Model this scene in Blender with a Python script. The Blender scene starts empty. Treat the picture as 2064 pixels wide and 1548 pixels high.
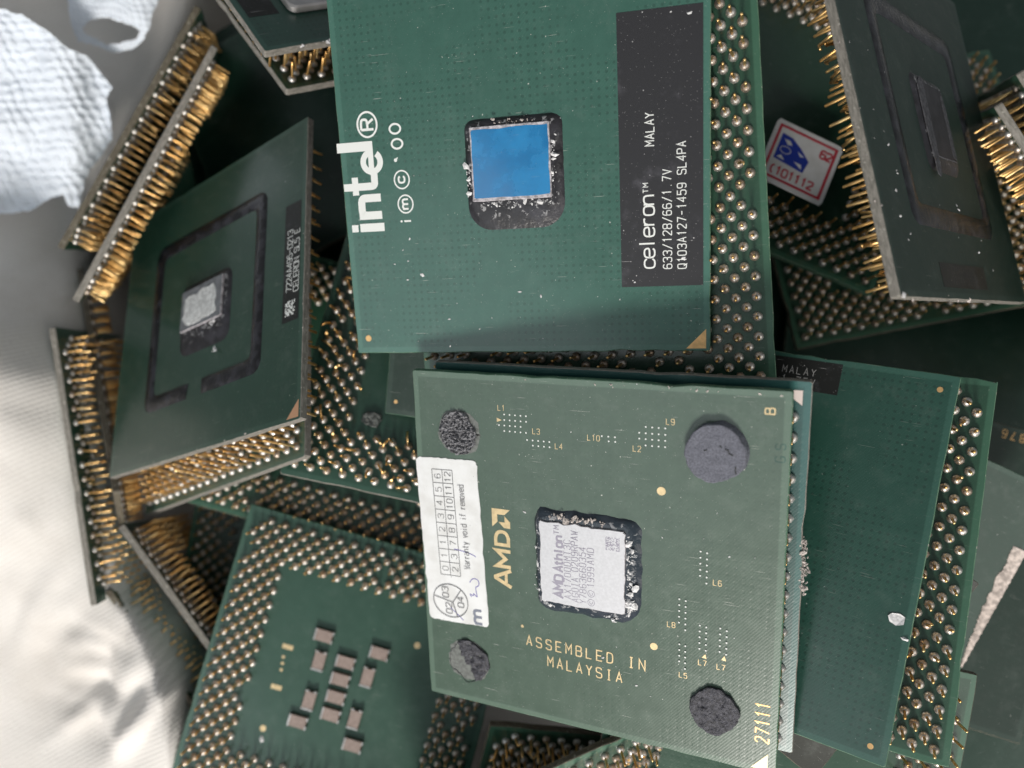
import bpy, math, random
import numpy as np
from mathutils import Vector, Quaternion, noise as mnoise

# ------------------------------------------------------------------ camera, light, exposure
# lengths below are millimetres; one Blender unit is one centimetre
MM = 0.1
S = bpy.context.scene
S.unit_settings.system = 'METRIC'
S.unit_settings.scale_length = 0.01
COL = S.collection
CAM_Z = 104.0
FPX, PX0, PY0 = 1550.0, 1032.0, 774.0          # focal length and centre in photograph pixels

cam = bpy.data.cameras.new('camera')
cam.sensor_width = 36.0
cam.lens = FPX / 2064.0 * 36.0
cam.clip_start = 0.05
cam.clip_end = 500.0
cam.dof.use_dof = True
cam.dof.focus_distance = 10.0
cam.dof.aperture_fstop = 0.15
cam.dof.aperture_blades = 0
camo = bpy.data.objects.new('camera', cam)
COL.objects.link(camo)
camo.location = (0, 0, CAM_Z * MM)
S.camera = camo

W = bpy.data.worlds.new('World')
S.world = W
W.use_nodes = True
W.node_tree.nodes['Background'].inputs[0].default_value = (0.90, 0.96, 1.0, 1)
W.node_tree.nodes['Background'].inputs[1].default_value = 0.17


def area_light(name, direction, dist, size, energy, color):
    l = bpy.data.lights.new(name, 'AREA')
    l.shape = 'RECTANGLE'
    l.size, l.size_y = size[0] * MM, size[1] * MM
    l.energy = energy
    l.color = color
    o = bpy.data.objects.new(name, l)
    COL.objects.link(o)
    d = Vector(direction).normalized()
    o.location = d * dist * MM
    o.rotation_euler = (-d).to_track_quat('-Z', 'Y').to_euler()
    return o


area_light('window_light', (-0.11, -0.85, 0.52), 600, (130, 110), 31000, (1.0, 0.95, 0.88))
area_light('sky_light', (-0.60, -0.38, 0.70), 620, (360, 360), 4500, (0.90, 0.96, 1.0))
area_light('room_light', (0.52, -0.36, 0.77), 560, (300, 300), 5000, (1.0, 0.96, 0.90))

S.view_settings.view_transform = 'Standard'
S.view_settings.look = 'None'
S.view_settings.exposure = 0.2
S.view_settings.gamma = 1.0
S.render.engine = 'CYCLES'
S.cycles.use_denoising = True
S.cycles.max_bounces = 5
S.cycles.diffuse_bounces = 3
S.cycles.glossy_bounces = 3
S.cycles.use_adaptive_sampling = True
S.cycles.adaptive_threshold = 0.025
S.cycles.caustics_reflective = False
S.cycles.caustics_refractive = False
S.cycles.sample_clamp_indirect = 4.0

RNG = random.Random(7)


# ------------------------------------------------------------------ helpers
def link(o, parent=None):
    COL.objects.link(o)
    if parent is not None:
        o.parent = parent
    return o


def mesh_data(name, verts, faces, mats=(), midx=None, smooth=False, scale=MM):
    me = bpy.data.meshes.new(name)
    me.from_pydata([(x * scale, y * scale, z * scale) for x, y, z in verts], [], faces)
    for m in mats:
        me.materials.append(m)
    if midx is not None:
        me.polygons.foreach_set('material_index', midx)
    if smooth:
        me.polygons.foreach_set('use_smooth', [True] * len(me.polygons))
    me.update()
    return me


def mesh_obj(name, verts, faces, mats, parent=None, midx=None, smooth=False):
    if not isinstance(mats, (list, tuple)):
        mats = [mats]
    return link(bpy.data.objects.new(name, mesh_data(name, verts, faces, mats, midx, smooth)), parent)


def fbm(x, y, z=0.0, octv=4):
    return mnoise.fractal(Vector((x, y, z)), 1.0, 2.0, octv)


class Mat:
    """small node-tree writer"""
    def __init__(s, name):
        s.m = bpy.data.materials.new(name)
        s.m.use_nodes = True
        s.t = s.m.node_tree
        s.b = s.t.nodes['Principled BSDF']
        s.tc = s.t.nodes.new('ShaderNodeTexCoord')
        s.obj = s.tc.outputs['Object']

    def node(s, typ, ins=None, out=0, **props):
        n = s.t.nodes.new(typ)
        for k, v in props.items():
            setattr(n, k, v)
        for k, v in (ins or {}).items():
            s.put(n.inputs[k], v)
        return n.outputs[out]

    def put(s, sock, v):
        if hasattr(v, 'links') and hasattr(v, 'is_output'):
            s.t.links.new(v, sock)
        elif isinstance(v, (tuple, list)) and len(v) == 3 and sock.type == 'RGBA':
            sock.default_value = (*v, 1)
        else:
            sock.default_value = v

    def math(s, op, a, b=0.0, c=0.0, clamp=False):
        return s.node('ShaderNodeMath', {0: a, 1: b, 2: c}, operation=op, use_clamp=clamp)

    def ramp(s, v, lo, hi, a=0.0, b=1.0, smooth=True):
        return s.node('ShaderNodeMapRange', {0: v, 1: lo, 2: hi, 3: a, 4: b},
                      interpolation_type='SMOOTHSTEP' if smooth else 'LINEAR')

    def mix(s, f, a, b):
        n = s.t.nodes.new('ShaderNodeMix')
        n.data_type = 'RGBA'
        s.put(n.inputs['Factor'], f)
        s.put(n.inputs['A'], a)
        s.put(n.inputs['B'], b)
        return n.outputs['Result']

    def noise(s, scale, detail=3.0, rough=0.5, vec=None, out=0):
        return s.node('ShaderNodeTexNoise', {'Vector': vec or s.obj, 'Scale': scale, 'Detail': detail, 'Roughness': rough}, out)

    def map(s, scale=(1, 1, 1), rot=(0, 0, 0), vec=None):
        return s.node('ShaderNodeMapping', {'Vector': vec or s.obj, 'Scale': scale, 'Rotation': rot})

    def set(s, **k):
        names = {'color': 'Base Color', 'rough': 'Roughness', 'metal': 'Metallic', 'spec': 'Specular IOR Level',
                 'coat': 'Coat Weight', 'coatr': 'Coat Roughness', 'normal': 'Normal', 'sheen': 'Sheen Weight', 'sss': 'Subsurface Weight'}
        for a, v in k.items():
            s.put(s.b.inputs[names[a]], v)
        return s

    def bump(s, h, strength=0.3, dist=0.01):
        return s.node('ShaderNodeBump', {'Height': h, 'Strength': strength, 'Distance': dist})

    def specks(s, scale, rarity, size):
        """small separate specks: only cells whose random value is above rarity carry one"""
        v = s.t.nodes.new('ShaderNodeTexVoronoi')
        v.inputs['Scale'].default_value = scale
        wob = s.node('ShaderNodeVectorMath', {0: s.obj, 1: s.node('ShaderNodeVectorMath', {0: s.noise(scale * 2.2, 2, out=1), 1: (0.35 / scale,) * 3}, operation='MULTIPLY')}, operation='ADD')
        s.t.links.new(wob, v.inputs['Vector'])
        sep = s.node('ShaderNodeSeparateColor', {0: v.outputs['Color']})
        has = s.math('GREATER_THAN', sep, rarity)
        near = s.ramp(v.outputs['Distance'], size, size * 0.55)
        return s.math('MULTIPLY', has, near)

    def scratches(s, rot, thr, scale=1.0):
        st = s.noise(1.0, 1.5, vec=s.map((2.0 * scale, 75 * scale, 1), (0, 0, rot)))
        patch = s.ramp(s.noise(2.3 * scale, 1), 0.52, 0.62)
        return s.math('MULTIPLY', s.ramp(st, thr, thr + 0.03), patch)


def simple(name, color, rough=0.5, metal=0.0, noise=0.0, nscale=8.0, bump=0.0, bscale=40.0, spec=0.5, coat=0.0):
    k = Mat(name)
    c = color
    if noise:
        f = k.ramp(k.noise(nscale, 4), 0.3, 0.7)
        c = k.mix(f, tuple(x * (1 - noise) for x in color), tuple(min(1, x * (1 + noise)) for x in color))
    k.set(color=c, rough=rough, metal=metal, spec=spec, coat=coat)
    if bump:
        k.set(normal=k.bump(k.noise(bscale, 3), bump, 0.02))
    return k.m


def solder_mask(name, base, dots=0.35, rough=0.3, dust=0.5, haze=0.0, margin=1.35, traces=0.12, coat=0.5):
    """green board lacquer: via dots, fan-out traces, dust specks, scratches, pale rim without copper"""
    k = Mat(name)
    x, y, z = (k.node('ShaderNodeSeparateXYZ', {0: k.obj}, i) for i in range(3))
    p = 0.098
    fx = k.math('SUBTRACT', k.math('FRACT', k.math('DIVIDE', x, p)), 0.5)
    fy = k.math('SUBTRACT', k.math('FRACT', k.math('DIVIDE', y, p)), 0.5)
    dist = k.math('SQRT', k.math('ADD', k.math('MULTIPLY', fx, fx), k.math('MULTIPLY', fy, fy)))
    dot = k.ramp(dist, 0.27, 0.13)
    patch = k.ramp(k.noise(0.9, 2), 0.40, 0.52)
    dot = k.math('MULTIPLY', dot, patch)
    diag = k.node('ShaderNodeTexWave', {'Vector': k.map((1, 1, 1), (0, 0, 0.7)), 'Scale': 10.0, 'Distortion': 0.6, 'Detail': 0.0}, 1, wave_type='BANDS')
    tr = k.math('MULTIPLY', diag, k.ramp(k.noise(0.8, 1), 0.45, 0.6))
    vor = k.noise(5.0, 5, 0.6)
    col = k.mix(k.ramp(vor, 0.3, 0.7), tuple(v * 0.95 for v in base), tuple(v * 1.05 for v in base))
    col = k.mix(k.math('MULTIPLY', tr, traces), col, tuple(v * 1.7 for v in base))
    col = k.mix(k.math('MULTIPLY', dot, dots), col, tuple(v * 0.35 for v in base))
    rim = k.ramp(k.math('MAXIMUM', k.math('ABSOLUTE', x), k.math('ABSOLUTE', y)), 2.375, 2.40)
    col = k.mix(k.math('MULTIPLY', rim, 0.8), col, tuple(min(1, v * margin + 0.01) for v in base))
    smear = k.math('MULTIPLY', k.ramp(k.noise(2.6, 8, 0.75), 0.48, 0.8), 0.08 + haze)
    col = k.mix(smear, col, (0.42, 0.45, 0.42))
    d = k.math('ADD', k.specks(20, 0.93, 0.13), k.math('MULTIPLY', k.specks(8, 0.95, 0.10), 0.9))
    d = k.math('ADD', d, k.math('MULTIPLY', k.specks(48, 0.85, 0.2), 0.4))
    sc = k.math('ADD', k.scratches(0.6, 0.70), k.scratches(2.1, 0.71, 0.8))
    d = k.math('MULTIPLY', k.math('ADD', d, k.math('MULTIPLY', sc, 0.5), clamp=True), dust)
    col = k.mix(d, col, (0.68, 0.68, 0.64))
    r = k.math('ADD', rough, k.math('ADD', k.math('MULTIPLY', k.math('SUBTRACT', vor, 0.5), 0.15), k.math('MULTIPLY', d, 0.4)))
    h = k.math('ADD', k.math('MULTIPLY', diag, 0.25), k.math('ADD', k.math('MULTIPLY', dot, -0.6), k.math('MULTIPLY', k.noise(30, 3), 0.35)))
    k.set(color=col, rough=r, coat=coat, coatr=0.16, normal=k.bump(h, 0.12, 0.01))
    return k.m


G = {
    'teal': solder_mask('teal_board_lacquer', (0.044, 0.126, 0.098), dots=0.40, rough=0.34, dust=0.8),
    'grey': solder_mask('grey_green_board_lacquer', (0.074, 0.118, 0.088), dots=0.08, rough=0.34, dust=0.9, haze=0.04, margin=1.5, traces=0.05, coat=0.25),
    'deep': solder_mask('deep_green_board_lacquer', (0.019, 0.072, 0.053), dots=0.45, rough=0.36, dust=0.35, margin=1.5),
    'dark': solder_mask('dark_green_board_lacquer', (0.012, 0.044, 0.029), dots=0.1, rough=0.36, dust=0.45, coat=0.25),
    'pinside': solder_mask('pin_side_board_lacquer', (0.022, 0.070, 0.042), dots=0.0, rough=0.38, dust=0.35, margin=1.9),
    'pinside_light': solder_mask('pale_pin_side_board_lacquer', (0.034, 0.088, 0.062), dots=0.0, rough=0.35, dust=0.3, margin=1.4),
    'blue': solder_mask('blue_green_board_lacquer', (0.016, 0.076, 0.070), dots=0.0, rough=0.35, dust=0.3, margin=1.6),
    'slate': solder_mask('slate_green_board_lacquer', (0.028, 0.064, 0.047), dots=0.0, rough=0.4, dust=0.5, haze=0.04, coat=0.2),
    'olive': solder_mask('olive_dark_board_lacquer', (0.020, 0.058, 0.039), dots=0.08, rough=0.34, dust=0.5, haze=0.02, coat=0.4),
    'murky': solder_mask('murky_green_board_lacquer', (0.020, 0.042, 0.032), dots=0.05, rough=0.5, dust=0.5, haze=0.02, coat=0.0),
    'brown': solder_mask('grey_brown_board_lacquer', (0.034, 0.036, 0.029), dots=0.0, rough=0.4, dust=0.5, haze=0.1),
}


def edge_mat(name, a, b):
    k = Mat(name)
    st = k.noise(1.0, 4, 0.6, vec=k.map((9, 9, 60)))
    col = k.mix(k.ramp(st, 0.35, 0.65), a, b)
    col = k.mix(k.ramp(k.noise(26, 3), 0.62, 0.7), col, (0.45, 0.43, 0.38))
    k.set(color=col, rough=0.6, normal=k.bump(k.noise(60, 3), 0.4, 0.01))
    return k.m


EDGE = {
    'green': edge_mat('cut_green_laminate_edge', (0.055, 0.150, 0.090), (0.14, 0.24, 0.16)),
    'grey': edge_mat('cut_grey_laminate_edge', (0.17, 0.16, 0.14), (0.30, 0.28, 0.25)),
    'brown': edge_mat('cut_brown_laminate_edge', (0.085, 0.070, 0.050), (0.17, 0.15, 0.11)),
}


def pin_gold():
    k = Mat('tarnished_gold_plating')
    r = k.node('ShaderNodeObjectInfo', {}, 'Random')
    f = k.ramp(k.noise(14, 3), 0.35, 0.7)
    a = k.mix(r, (0.88, 0.52, 0.18), (1.0, 0.74, 0.36))
    col = k.mix(k.math('MULTIPLY', f, 0.35), a, (0.42, 0.20, 0.07))
    k.set(color=col, metal=1.0, rough=0.36)
    return k.m


def solder():
    k = Mat('dull_silver_solder')
    f = k.ramp(k.noise(22, 3), 0.35, 0.7)
    r = k.node('ShaderNodeObjectInfo', {}, 'Random')
    col = k.mix(f, (0.62, 0.58, 0.54), (0.84, 0.82, 0.79))
    col = k.mix(k.ramp(r, 0.55, 1.0, 0.0, 0.7), col, (0.40, 0.29, 0.20))
    k.set(color=col, metal=0.85, rough=k.math('ADD', 0.38, k.math('MULTIPLY', f, 0.12)), normal=k.bump(k.noise(24, 2), 0.12, 0.01))
    return k.m


GOLD, SOLDER = pin_gold(), solder()
MARK_GOLD = simple('flat_gold_marking', (0.80, 0.50, 0.22), 0.38, 0.55, noise=0.15, nscale=12)
MARK_PALE = simple('pale_gold_marking', (0.76, 0.59, 0.34), 0.4, 0.4, noise=0.12, nscale=12)
WHITE_INK = simple('white_print_ink', (0.86, 0.88, 0.86), 0.55)
GREY_INK = simple('grey_print_ink', (0.16, 0.16, 0.17), 0.7)
LASER = simple('grey_laser_marking', (0.36, 0.34, 0.42), 0.6)
RED_INK = simple('red_print_ink', (0.60, 0.03, 0.06), 0.6)
BLUE_INK = simple('blue_print_ink', (0.02, 0.05, 0.40), 0.6)
PEN = simple('violet_pen_ink', (0.16, 0.14, 0.42), 0.6)


def paper():
    k = Mat('white_paper_sticker')
    d = k.math('ADD', k.specks(9, 0.93, 0.12), k.specks(24, 0.94, 0.16), clamp=True)
    col = k.mix(k.ramp(k.noise(3, 4), 0.35, 0.75), (0.86, 0.87, 0.88), (0.72, 0.72, 0.71))
    k.set(color=k.mix(k.math('MULTIPLY', d, 0.6), col, (0.22, 0.20, 0.19)), rough=0.55, normal=k.bump(k.noise(20, 3), 0.15, 0.01))
    return k.m


PAPER = paper()
TORN_PAPER = simple('dirty_torn_paper', (0.66, 0.57, 0.52), 0.85, noise=0.35, nscale=14, bump=0.5, bscale=30)


def label_black(name, base=(0.030, 0.030, 0.034)):
    k = Mat(name)
    d = k.math('ADD', k.specks(16, 0.90, 0.13), k.math('ADD', k.specks(7, 0.93, 0.09), k.math('MULTIPLY', k.specks(40, 0.8, 0.2), 0.4)), clamp=True)
    haze = k.math('MULTIPLY', k.ramp(k.noise(1.7, 5, 0.65), 0.55, 0.8), 0.22)
    col = k.mix(haze, base, (0.35, 0.34, 0.40))
    col = k.mix(k.math('MULTIPLY', k.math('ADD', d, k.scratches(0.9, 0.72), clamp=True), 0.75), col, (0.75, 0.74, 0.75))
    k.set(color=col, rough=0.42, normal=k.bump(k.noise(50, 2), 0.1, 0.01))
    return k.m


LABEL = label_black('black_label_lacquer')
LABEL_DARK = label_black('matt_black_label_lacquer', (0.012, 0.013, 0.012))


def underfill(name, base, chips, rough=0.32):
    k = Mat(name)
    z = k.node('ShaderNodeSeparateXYZ', {0: k.obj}, 2)
    f = k.math('MULTIPLY', k.ramp(k.noise(13, 4, 0.6), 0.56, 0.62), k.ramp(z, 0.028, 0.05))
    g = k.math('MAXIMUM', k.math('MULTIPLY', f, chips), k.math('MULTIPLY', k.specks(14, 0.97, 0.11), 0.7))
    col = k.mix(k.math('MULTIPLY', k.ramp(k.noise(4, 4), 0.4, 0.7), 0.25), base, (0.12, 0.12, 0.15))
    k.set(color=k.mix(g, col, (0.66, 0.66, 0.68)), rough=k.math('ADD', rough, k.math('MULTIPLY', g, 0.3)),
          normal=k.bump(k.math('ADD', k.noise(18, 4), k.math('MULTIPLY', f, 0.8)), 0.35, 0.02))
    return k.m


UNDERFILL = underfill('black_epoxy_underfill', (0.022, 0.021, 0.024), 0.45)
UNDERFILL_BLUE = underfill('blue_black_epoxy_underfill', (0.030, 0.042, 0.055), 0.4, 0.16)
RING = underfill('dark_adhesive_sealant', (0.010, 0.010, 0.012), 0.0, 0.24)


def die_blue():
    k = Mat('blue_silicon_die')
    f = k.ramp(k.noise(3.2, 5, 0.6), 0.35, 0.7)
    col = k.mix(f, (0.003, 0.165, 0.41), (0.008, 0.235, 0.54))
    edge = k.math('MAXIMUM', k.specks(22, 0.93, 0.12), k.math('MULTIPLY', k.scratches(1.5, 0.68, 1.6), 0.5))
    k.set(color=k.mix(k.math('MULTIPLY', edge, 0.5), col, (0.45, 0.52, 0.58)), rough=k.math('ADD', 0.20, k.math('MULTIPLY', f, 0.16)), spec=0.8, coat=0.5, coatr=0.08)
    return k.m


DIE_BLUE = die_blue()
DIE_RIM = simple('pale_chipped_silicon', (0.50, 0.47, 0.50), 0.45, 0.2, noise=0.4, nscale=20, bump=0.4)
DIE_PALE = simple('pale_grey_silicon_die', (0.66, 0.665, 0.70), 0.45, 0.15, noise=0.05, nscale=30)
PASTE_DULL = simple('dull_dried_paste', (0.085, 0.085, 0.095), 0.7, noise=0.4, nscale=16, bump=0.6)
PASTE = simple('dried_white_thermal_paste', (0.68, 0.69, 0.69), 0.8, noise=0.25, nscale=16, bump=0.6, bscale=40)
FLAKE = simple('white_residue_flake', (0.80, 0.79, 0.80), 0.6, noise=0.2, nscale=30)
FLAKE_TAN = simple('tan_residue_flake', (0.55, 0.49, 0.46), 0.8, noise=0.5, nscale=40, bump=0.5)
FOAM = simple('lavender_grey_foam', (0.150, 0.155, 0.190), 0.85, noise=0.22, nscale=40, bump=0.5, bscale=90)
FOAM_DARK = simple('dark_grey_foam', (0.055, 0.055, 0.068), 0.6, noise=0.5, nscale=30, bump=0.8, bscale=55)
FOAM_TORN = simple('torn_grey_foam', (0.20, 0.20, 0.215), 0.85, noise=0.5, nscale=40, bump=0.7, bscale=60)
GLUE = simple('grey_glue_residue', (0.17, 0.18, 0.17), 0.4, noise=0.25, nscale=18)
METAL_LID = simple('brushed_metal_lid', (0.60, 0.58, 0.58), 0.42, 0.8, noise=0.12, nscale=5, bump=0.1)
CAP_BODY = simple('brown_ceramic', (0.33, 0.255, 0.225), 0.5, noise=0.12, nscale=20)
CAP_END = simple('tinned_terminal', (0.72, 0.70, 0.68), 0.3, 0.9, noise=0.15)


def cotton():
    k = Mat('white_cotton_twill')
    tw = k.node('ShaderNodeTexWave', {'Vector': k.map((1, 1, 1), (0, 0, 1.05)), 'Scale': 4.2, 'Distortion': 1.0, 'Detail': 2.0, 'Detail Scale': 6.0}, 1)
    tw2 = k.node('ShaderNodeTexWave', {'Vector': k.map((1, 1, 1), (0, 0, -0.5)), 'Scale': 5.5, 'Distortion': 0.8, 'Detail': 1.0}, 1)
    n = k.ramp(k.noise(0.5, 5, 0.6), 0.35, 0.75)
    col = k.mix(n, (0.83, 0.80, 0.77), (0.73, 0.69, 0.65))
    col = k.mix(k.math('MULTIPLY', k.ramp(tw, 0.1, 0.6, 1.0, 0.0), 0.14), col, (0.50, 0.44, 0.40))
    col = k.mix(k.math('MULTIPLY', k.specks(7, 0.96, 0.1), 0.5), col, (0.3, 0.25, 0.22))
    k.set(color=col, rough=0.9, spec=0.15, normal=k.bump(k.math('ADD', k.math('MULTIPLY', tw, 0.7), k.math('ADD', k.math('MULTIPLY', tw2, 0.08), k.noise(11, 5))), 0.4, 0.015))
    return k.m


COTTON = cotton()
POLY = simple('white_woven_plastic', (0.80, 0.86, 0.95), 0.62, noise=0.05, nscale=3, spec=0.3)


# ------------------------------------------------------------------ lettering made of single strokes
GLYPH = {   # on a 4 x 6 grid; a leading ~ rounds the polyline, o closes it
    'A': '0,0 2,6 4,0|.7,2 3.3,2', 'B': '0,0 0,6|~0,6 2.6,6 3.8,5.6 3.8,3.6 2.6,3.15 0,3.15|~2.6,3.15 4,3 4,.3 2.6,0 0,0',
    'C': '~4,4.8 3.4,6 .8,6 0,5 0,1 .8,0 3.4,0 4,1.2', 'D': '0,0 0,6|~0,6 2.4,6 4,5.4 4,.6 2.4,0 0,0',
    'E': '4,0 0,0 0,6 4,6|0,3 3.2,3', 'G': '~4,4.8 3.4,6 .8,6 0,5 0,1 .8,0 3.2,0 4,.6 4,2.7|4,2.7 2.2,2.7',
    'H': '0,0 0,6|4,0 4,6|0,3 4,3', 'I': '2,0 2,6|1,0 3,0|1,6 3,6', 'L': '0,6 0,0 3.8,0', 'M': '0,0 0,6 2,2.6 4,6 4,0', 'N': '0,0 0,6 4,0 4,6',
    'O': 'o~.6,0 3.4,0 4,.9 4,5.1 3.4,6 .6,6 0,5.1 0,.9', 'P': '0,0 0,6|~0,6 2.6,6 4,5.6 4,3.2 2.6,2.8 0,2.8',
    'Q': 'o~.6,0 3.4,0 4,.9 4,5.1 3.4,6 .6,6 0,5.1 0,.9|2.4,1.8 4.2,-.6', 'R': '0,0 0,6|~0,6 2.6,6 4,5.6 4,3.3 2.6,2.9 0,2.9|2.2,2.9 4,0',
    'S': '~3.9,4.8 3.4,6 .7,6 0,5.4 0,3.7 .8,3.1 3.2,2.9 4,2.3 4,.6 3.3,0 .6,0 0,1.1', 'T': '2,0 2,6|0,6 4,6', 'V': '0,6 2,0 4,6', 'W': '0,6 1,0 2,4 3,0 4,6',
    'X': '0,0 4,6|0,6 4,0', 'Y': '0,6 2,3 4,6|2,3 2,0',
    '0': 'o~.7,0 3.3,0 4,1 4,5 3.3,6 .7,6 0,5 0,1', '1': '.9,4.8 2.2,6 2.2,0', '2': '~0,4.8 .5,6 3.5,6 4,5 4,4 3,2.8 1,1.2 0,0|0,0 4,0',
    '3': '~0,5 .6,6 3.4,6 4,5.3 4,3.7 3.2,3.2 1.6,3.15|~1.6,3.15 3.4,3.1 4,2.4 4,.7 3.3,0 .6,0 0,1', '4': '3,0 3,6 0,1.9 4,1.9',
    '5': '3.8,6 .4,6 .2,3.3|~.2,3.3 1,3.8 3.2,3.8 4,3 4,.8 3.2,0 .6,0 0,1', '6': '~3.7,5.2 3.2,6 .9,6 0,4.8 0,1 .7,0 3.3,0 4,.8 4,2.6 3.3,3.4 .8,3.4 0,2.4',
    '7': '0,6 4,6 1.5,0', '8': 'o~.8,3.1 0,3.8 0,5.4 .7,6 3.3,6 4,5.4 4,3.8 3.2,3.1|o~.8,3.1 0,2.4 0,.7 .7,0 3.3,0 4,.7 4,2.4 3.2,3.1',
    '9': '~.3,.8 .8,0 3.1,0 4,1.2 4,5 3.3,6 .7,6 0,5.2 0,3.4 .7,2.6 3.2,2.6 4,3.6', '/': '0,-.5 4,6.5', '.': '1.7,0 2.3,0', '-': '.4,3 3.6,3',
    'a': '~.2,3.4 .8,4 3,4 3.6,3.3 3.6,0|o~.7,0 2.9,0 3.6,.7 3.6,1.7 2.9,2.3 .7,2.3 0,1.7 0,.6', 'c': '~3.7,3.1 3,4 .8,4 0,3.2 0,.8 .8,0 3,0 3.7,.9',
    'd': '3.6,0 3.6,6|o~.7,0 2.9,0 3.6,.8 3.6,3.2 2.9,4 .7,4 0,3.2 0,.8', 'e': '~0,2 3.7,2 3.7,3.2 3,4 .8,4 0,3.2 0,.8 .8,0 3,0 3.6,.7', 'f': '~1.2,0 1.2,5.2 1.8,6 3,5.9|0,4 2.8,4',
    'h': '0,0 0,6|~0,2.4 .5,3.8 2.8,4 3.5,3.2 3.5,0', 'i': '1.6,0 1.6,4|1.6,5.3 1.6,5.9', 'l': '1.4,0 1.4,6', 'm': '0,0 0,4|~0,2.6 .4,4 1.6,4 2,3.2 2,0|~2,2.6 2.4,4 3.6,4 4,3.2 4,0',
    'n': '0,0 0,4|~0,2.4 .5,3.8 2.8,4 3.5,3.2 3.5,0', 'o': 'o~.7,0 2.9,0 3.6,.8 3.6,3.2 2.9,4 .7,4 0,3.2 0,.8', 'r': '.4,0 .4,4|~.4,2.2 .9,3.8 2.6,4 3,3.6', 't': '~1.4,5.6 1.4,.8 2,0 3.2,.1|.2,4 3,4',
    'v': '0,4 1.8,0 3.6,4', 'y': '0,4 1.8,0|3.6,4 1.2,-1.8', '(': '~3,6.4 1.5,5 1.2,3 1.5,1 3,-.4', "'": '2,4.6 2.3,6', ' ': '',
}


def chaikin(p, closed, n=2):
    for _ in range(n):
        q = []
        m = len(p)
        for i in range(m if closed else m - 1):
            a, b = p[i], p[(i + 1) % m]
            q += [(a[0] * .75 + b[0] * .25, a[1] * .75 + b[1] * .25), (a[0] * .25 + b[0] * .75, a[1] * .25 + b[1] * .75)]
        if not closed:
            q = [p[0]] + q[1:-1] + [p[-1]] if len(q) > 2 else p
        p = q
    return p


class Ink:
    """collects flat strokes and patches on a board plane, then becomes one part"""
    def __init__(s, origin=(0, 0), angle=0.0, z=0.0):
        s.v, s.f, s.o, s.z = [], [], origin, z
        s.c, s.s = math.cos(math.radians(angle)), math.sin(math.radians(angle))

    def P(s, x, y):
        return (s.o[0] + x * s.c - y * s.s, s.o[1] + x * s.s + y * s.c, s.z)

    def bumpz(s):
        s.z += 0.0012

    def poly(s, pts):
        b = len(s.v)
        s.v += [s.P(*p) for p in pts]
        s.f.append(tuple(range(b, b + len(pts))))
        s.bumpz()

    def rect(s, x0, y0, x1, y1):
        s.poly([(x0, y0), (x1, y0), (x1, y1), (x0, y1)])

    def stroke(s, p, w, closed=False):
        n = len(p)
        if n < 2:
            return
        L, R = [], []
        for i in range(n):
            a = p[i - 1] if (i > 0 or closed) else None
            b = p[(i + 1) % n] if (i < n - 1 or closed) else None
            ds = []
            for q, r in ((a, p[i]), (p[i], b)):
                if q is not None and r is not None:
                    l = math.hypot(r[0] - q[0], r[1] - q[1]) or 1e-9
                    ds.append(((r[0] - q[0]) / l, (r[1] - q[1]) / l))
            if len(ds) == 2:
                nx, ny = -(ds[0][1] + ds[1][1]), ds[0][0] + ds[1][0]
                l = math.hypot(nx, ny) or 1e-9
                nx, ny = nx / l, ny / l
                cs = max(0.35, nx * -ds[0][1] + ny * ds[0][0])
                k = w / 2 / cs
            else:
                nx, ny, k = -ds[0][1], ds[0][0], w / 2
            L.append((p[i][0] + nx * k, p[i][1] + ny * k))
            R.append((p[i][0] - nx * k, p[i][1] - ny * k))
        b = len(s.v)
        for i in range(n):
            s.v += [s.P(*L[i]), s.P(*R[i])]
        for i in range(n if closed else n - 1):
            j = (i + 1) % n
            s.f.append((b + 2 * i, b + 2 * i + 1, b + 2 * j + 1, b + 2 * j))
        s.bumpz()

    def ring(s, x, y, rx, ry, w, n=40, a0=0, a1=360):
        full = abs(a1 - a0) >= 360
        m = n if full else n + 1
        s.stroke([(x + rx * math.cos(math.radians(a0 + (a1 - a0) * i / n)), y + ry * math.sin(math.radians(a0 + (a1 - a0) * i / n))) for i in range(m)], w, full)

    def disc(s, x, y, rx, ry=None, n=14):
        ry = ry or rx
        s.poly([(x + rx * math.cos(2 * math.pi * i / n), y + ry * math.sin(2 * math.pi * i / n)) for i in range(n)])

    def text(s, t, x, y, h, adv, w, narrow=1.0):
        """h: height of capitals, adv: advance, w: stroke width"""
        g = h / 6
        for ch in t:
            for part in filter(None, GLYPH.get(ch, '').split('|')):
                closed = part.startswith('o')
                part = part[1:] if closed else part
                rnd = part.startswith('~')
                part = part[1:] if rnd else part
                p = [tuple(map(float, q.split(','))) for q in part.split()]
                if rnd:
                    p = chaikin(p, closed)
                s.stroke([(x + a * g * narrow, y + b * g) for a, b in p], w, closed)
            x += adv
        return x

    def build(s, parent, mat, name='printed_text'):
        return mesh_obj(name, s.v, s.f, mat, parent)


# ------------------------------------------------------------------ processor parts
HALF, THICK = 24.765, 1.15
PINLEN = 3.2


def outline(half, n=22, jit=0.04, seed=0):
    """square outline, counter-clockwise, with small nicks along the cut edges"""
    r = random.Random(seed)
    cor = [(-1, -1), (1, -1), (1, 1), (-1, 1)]
    pts, c = [], 0.22
    for k in range(4):
        a, b = cor[k], cor[(k + 1) % 4]
        dx, dy = (b[0] - a[0]) / 2, (b[1] - a[1]) / 2
        for i in range(n + 1):
            t = c + (2 * half - 2 * c) * i / n
            j = abs(r.gauss(0, jit)) + (0.3 * r.random() if r.random() < 0.05 else 0)
            pts.append((a[0] * half + dx * t - dy * j, a[1] * half + dy * t + dx * j))
    return pts


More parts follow.
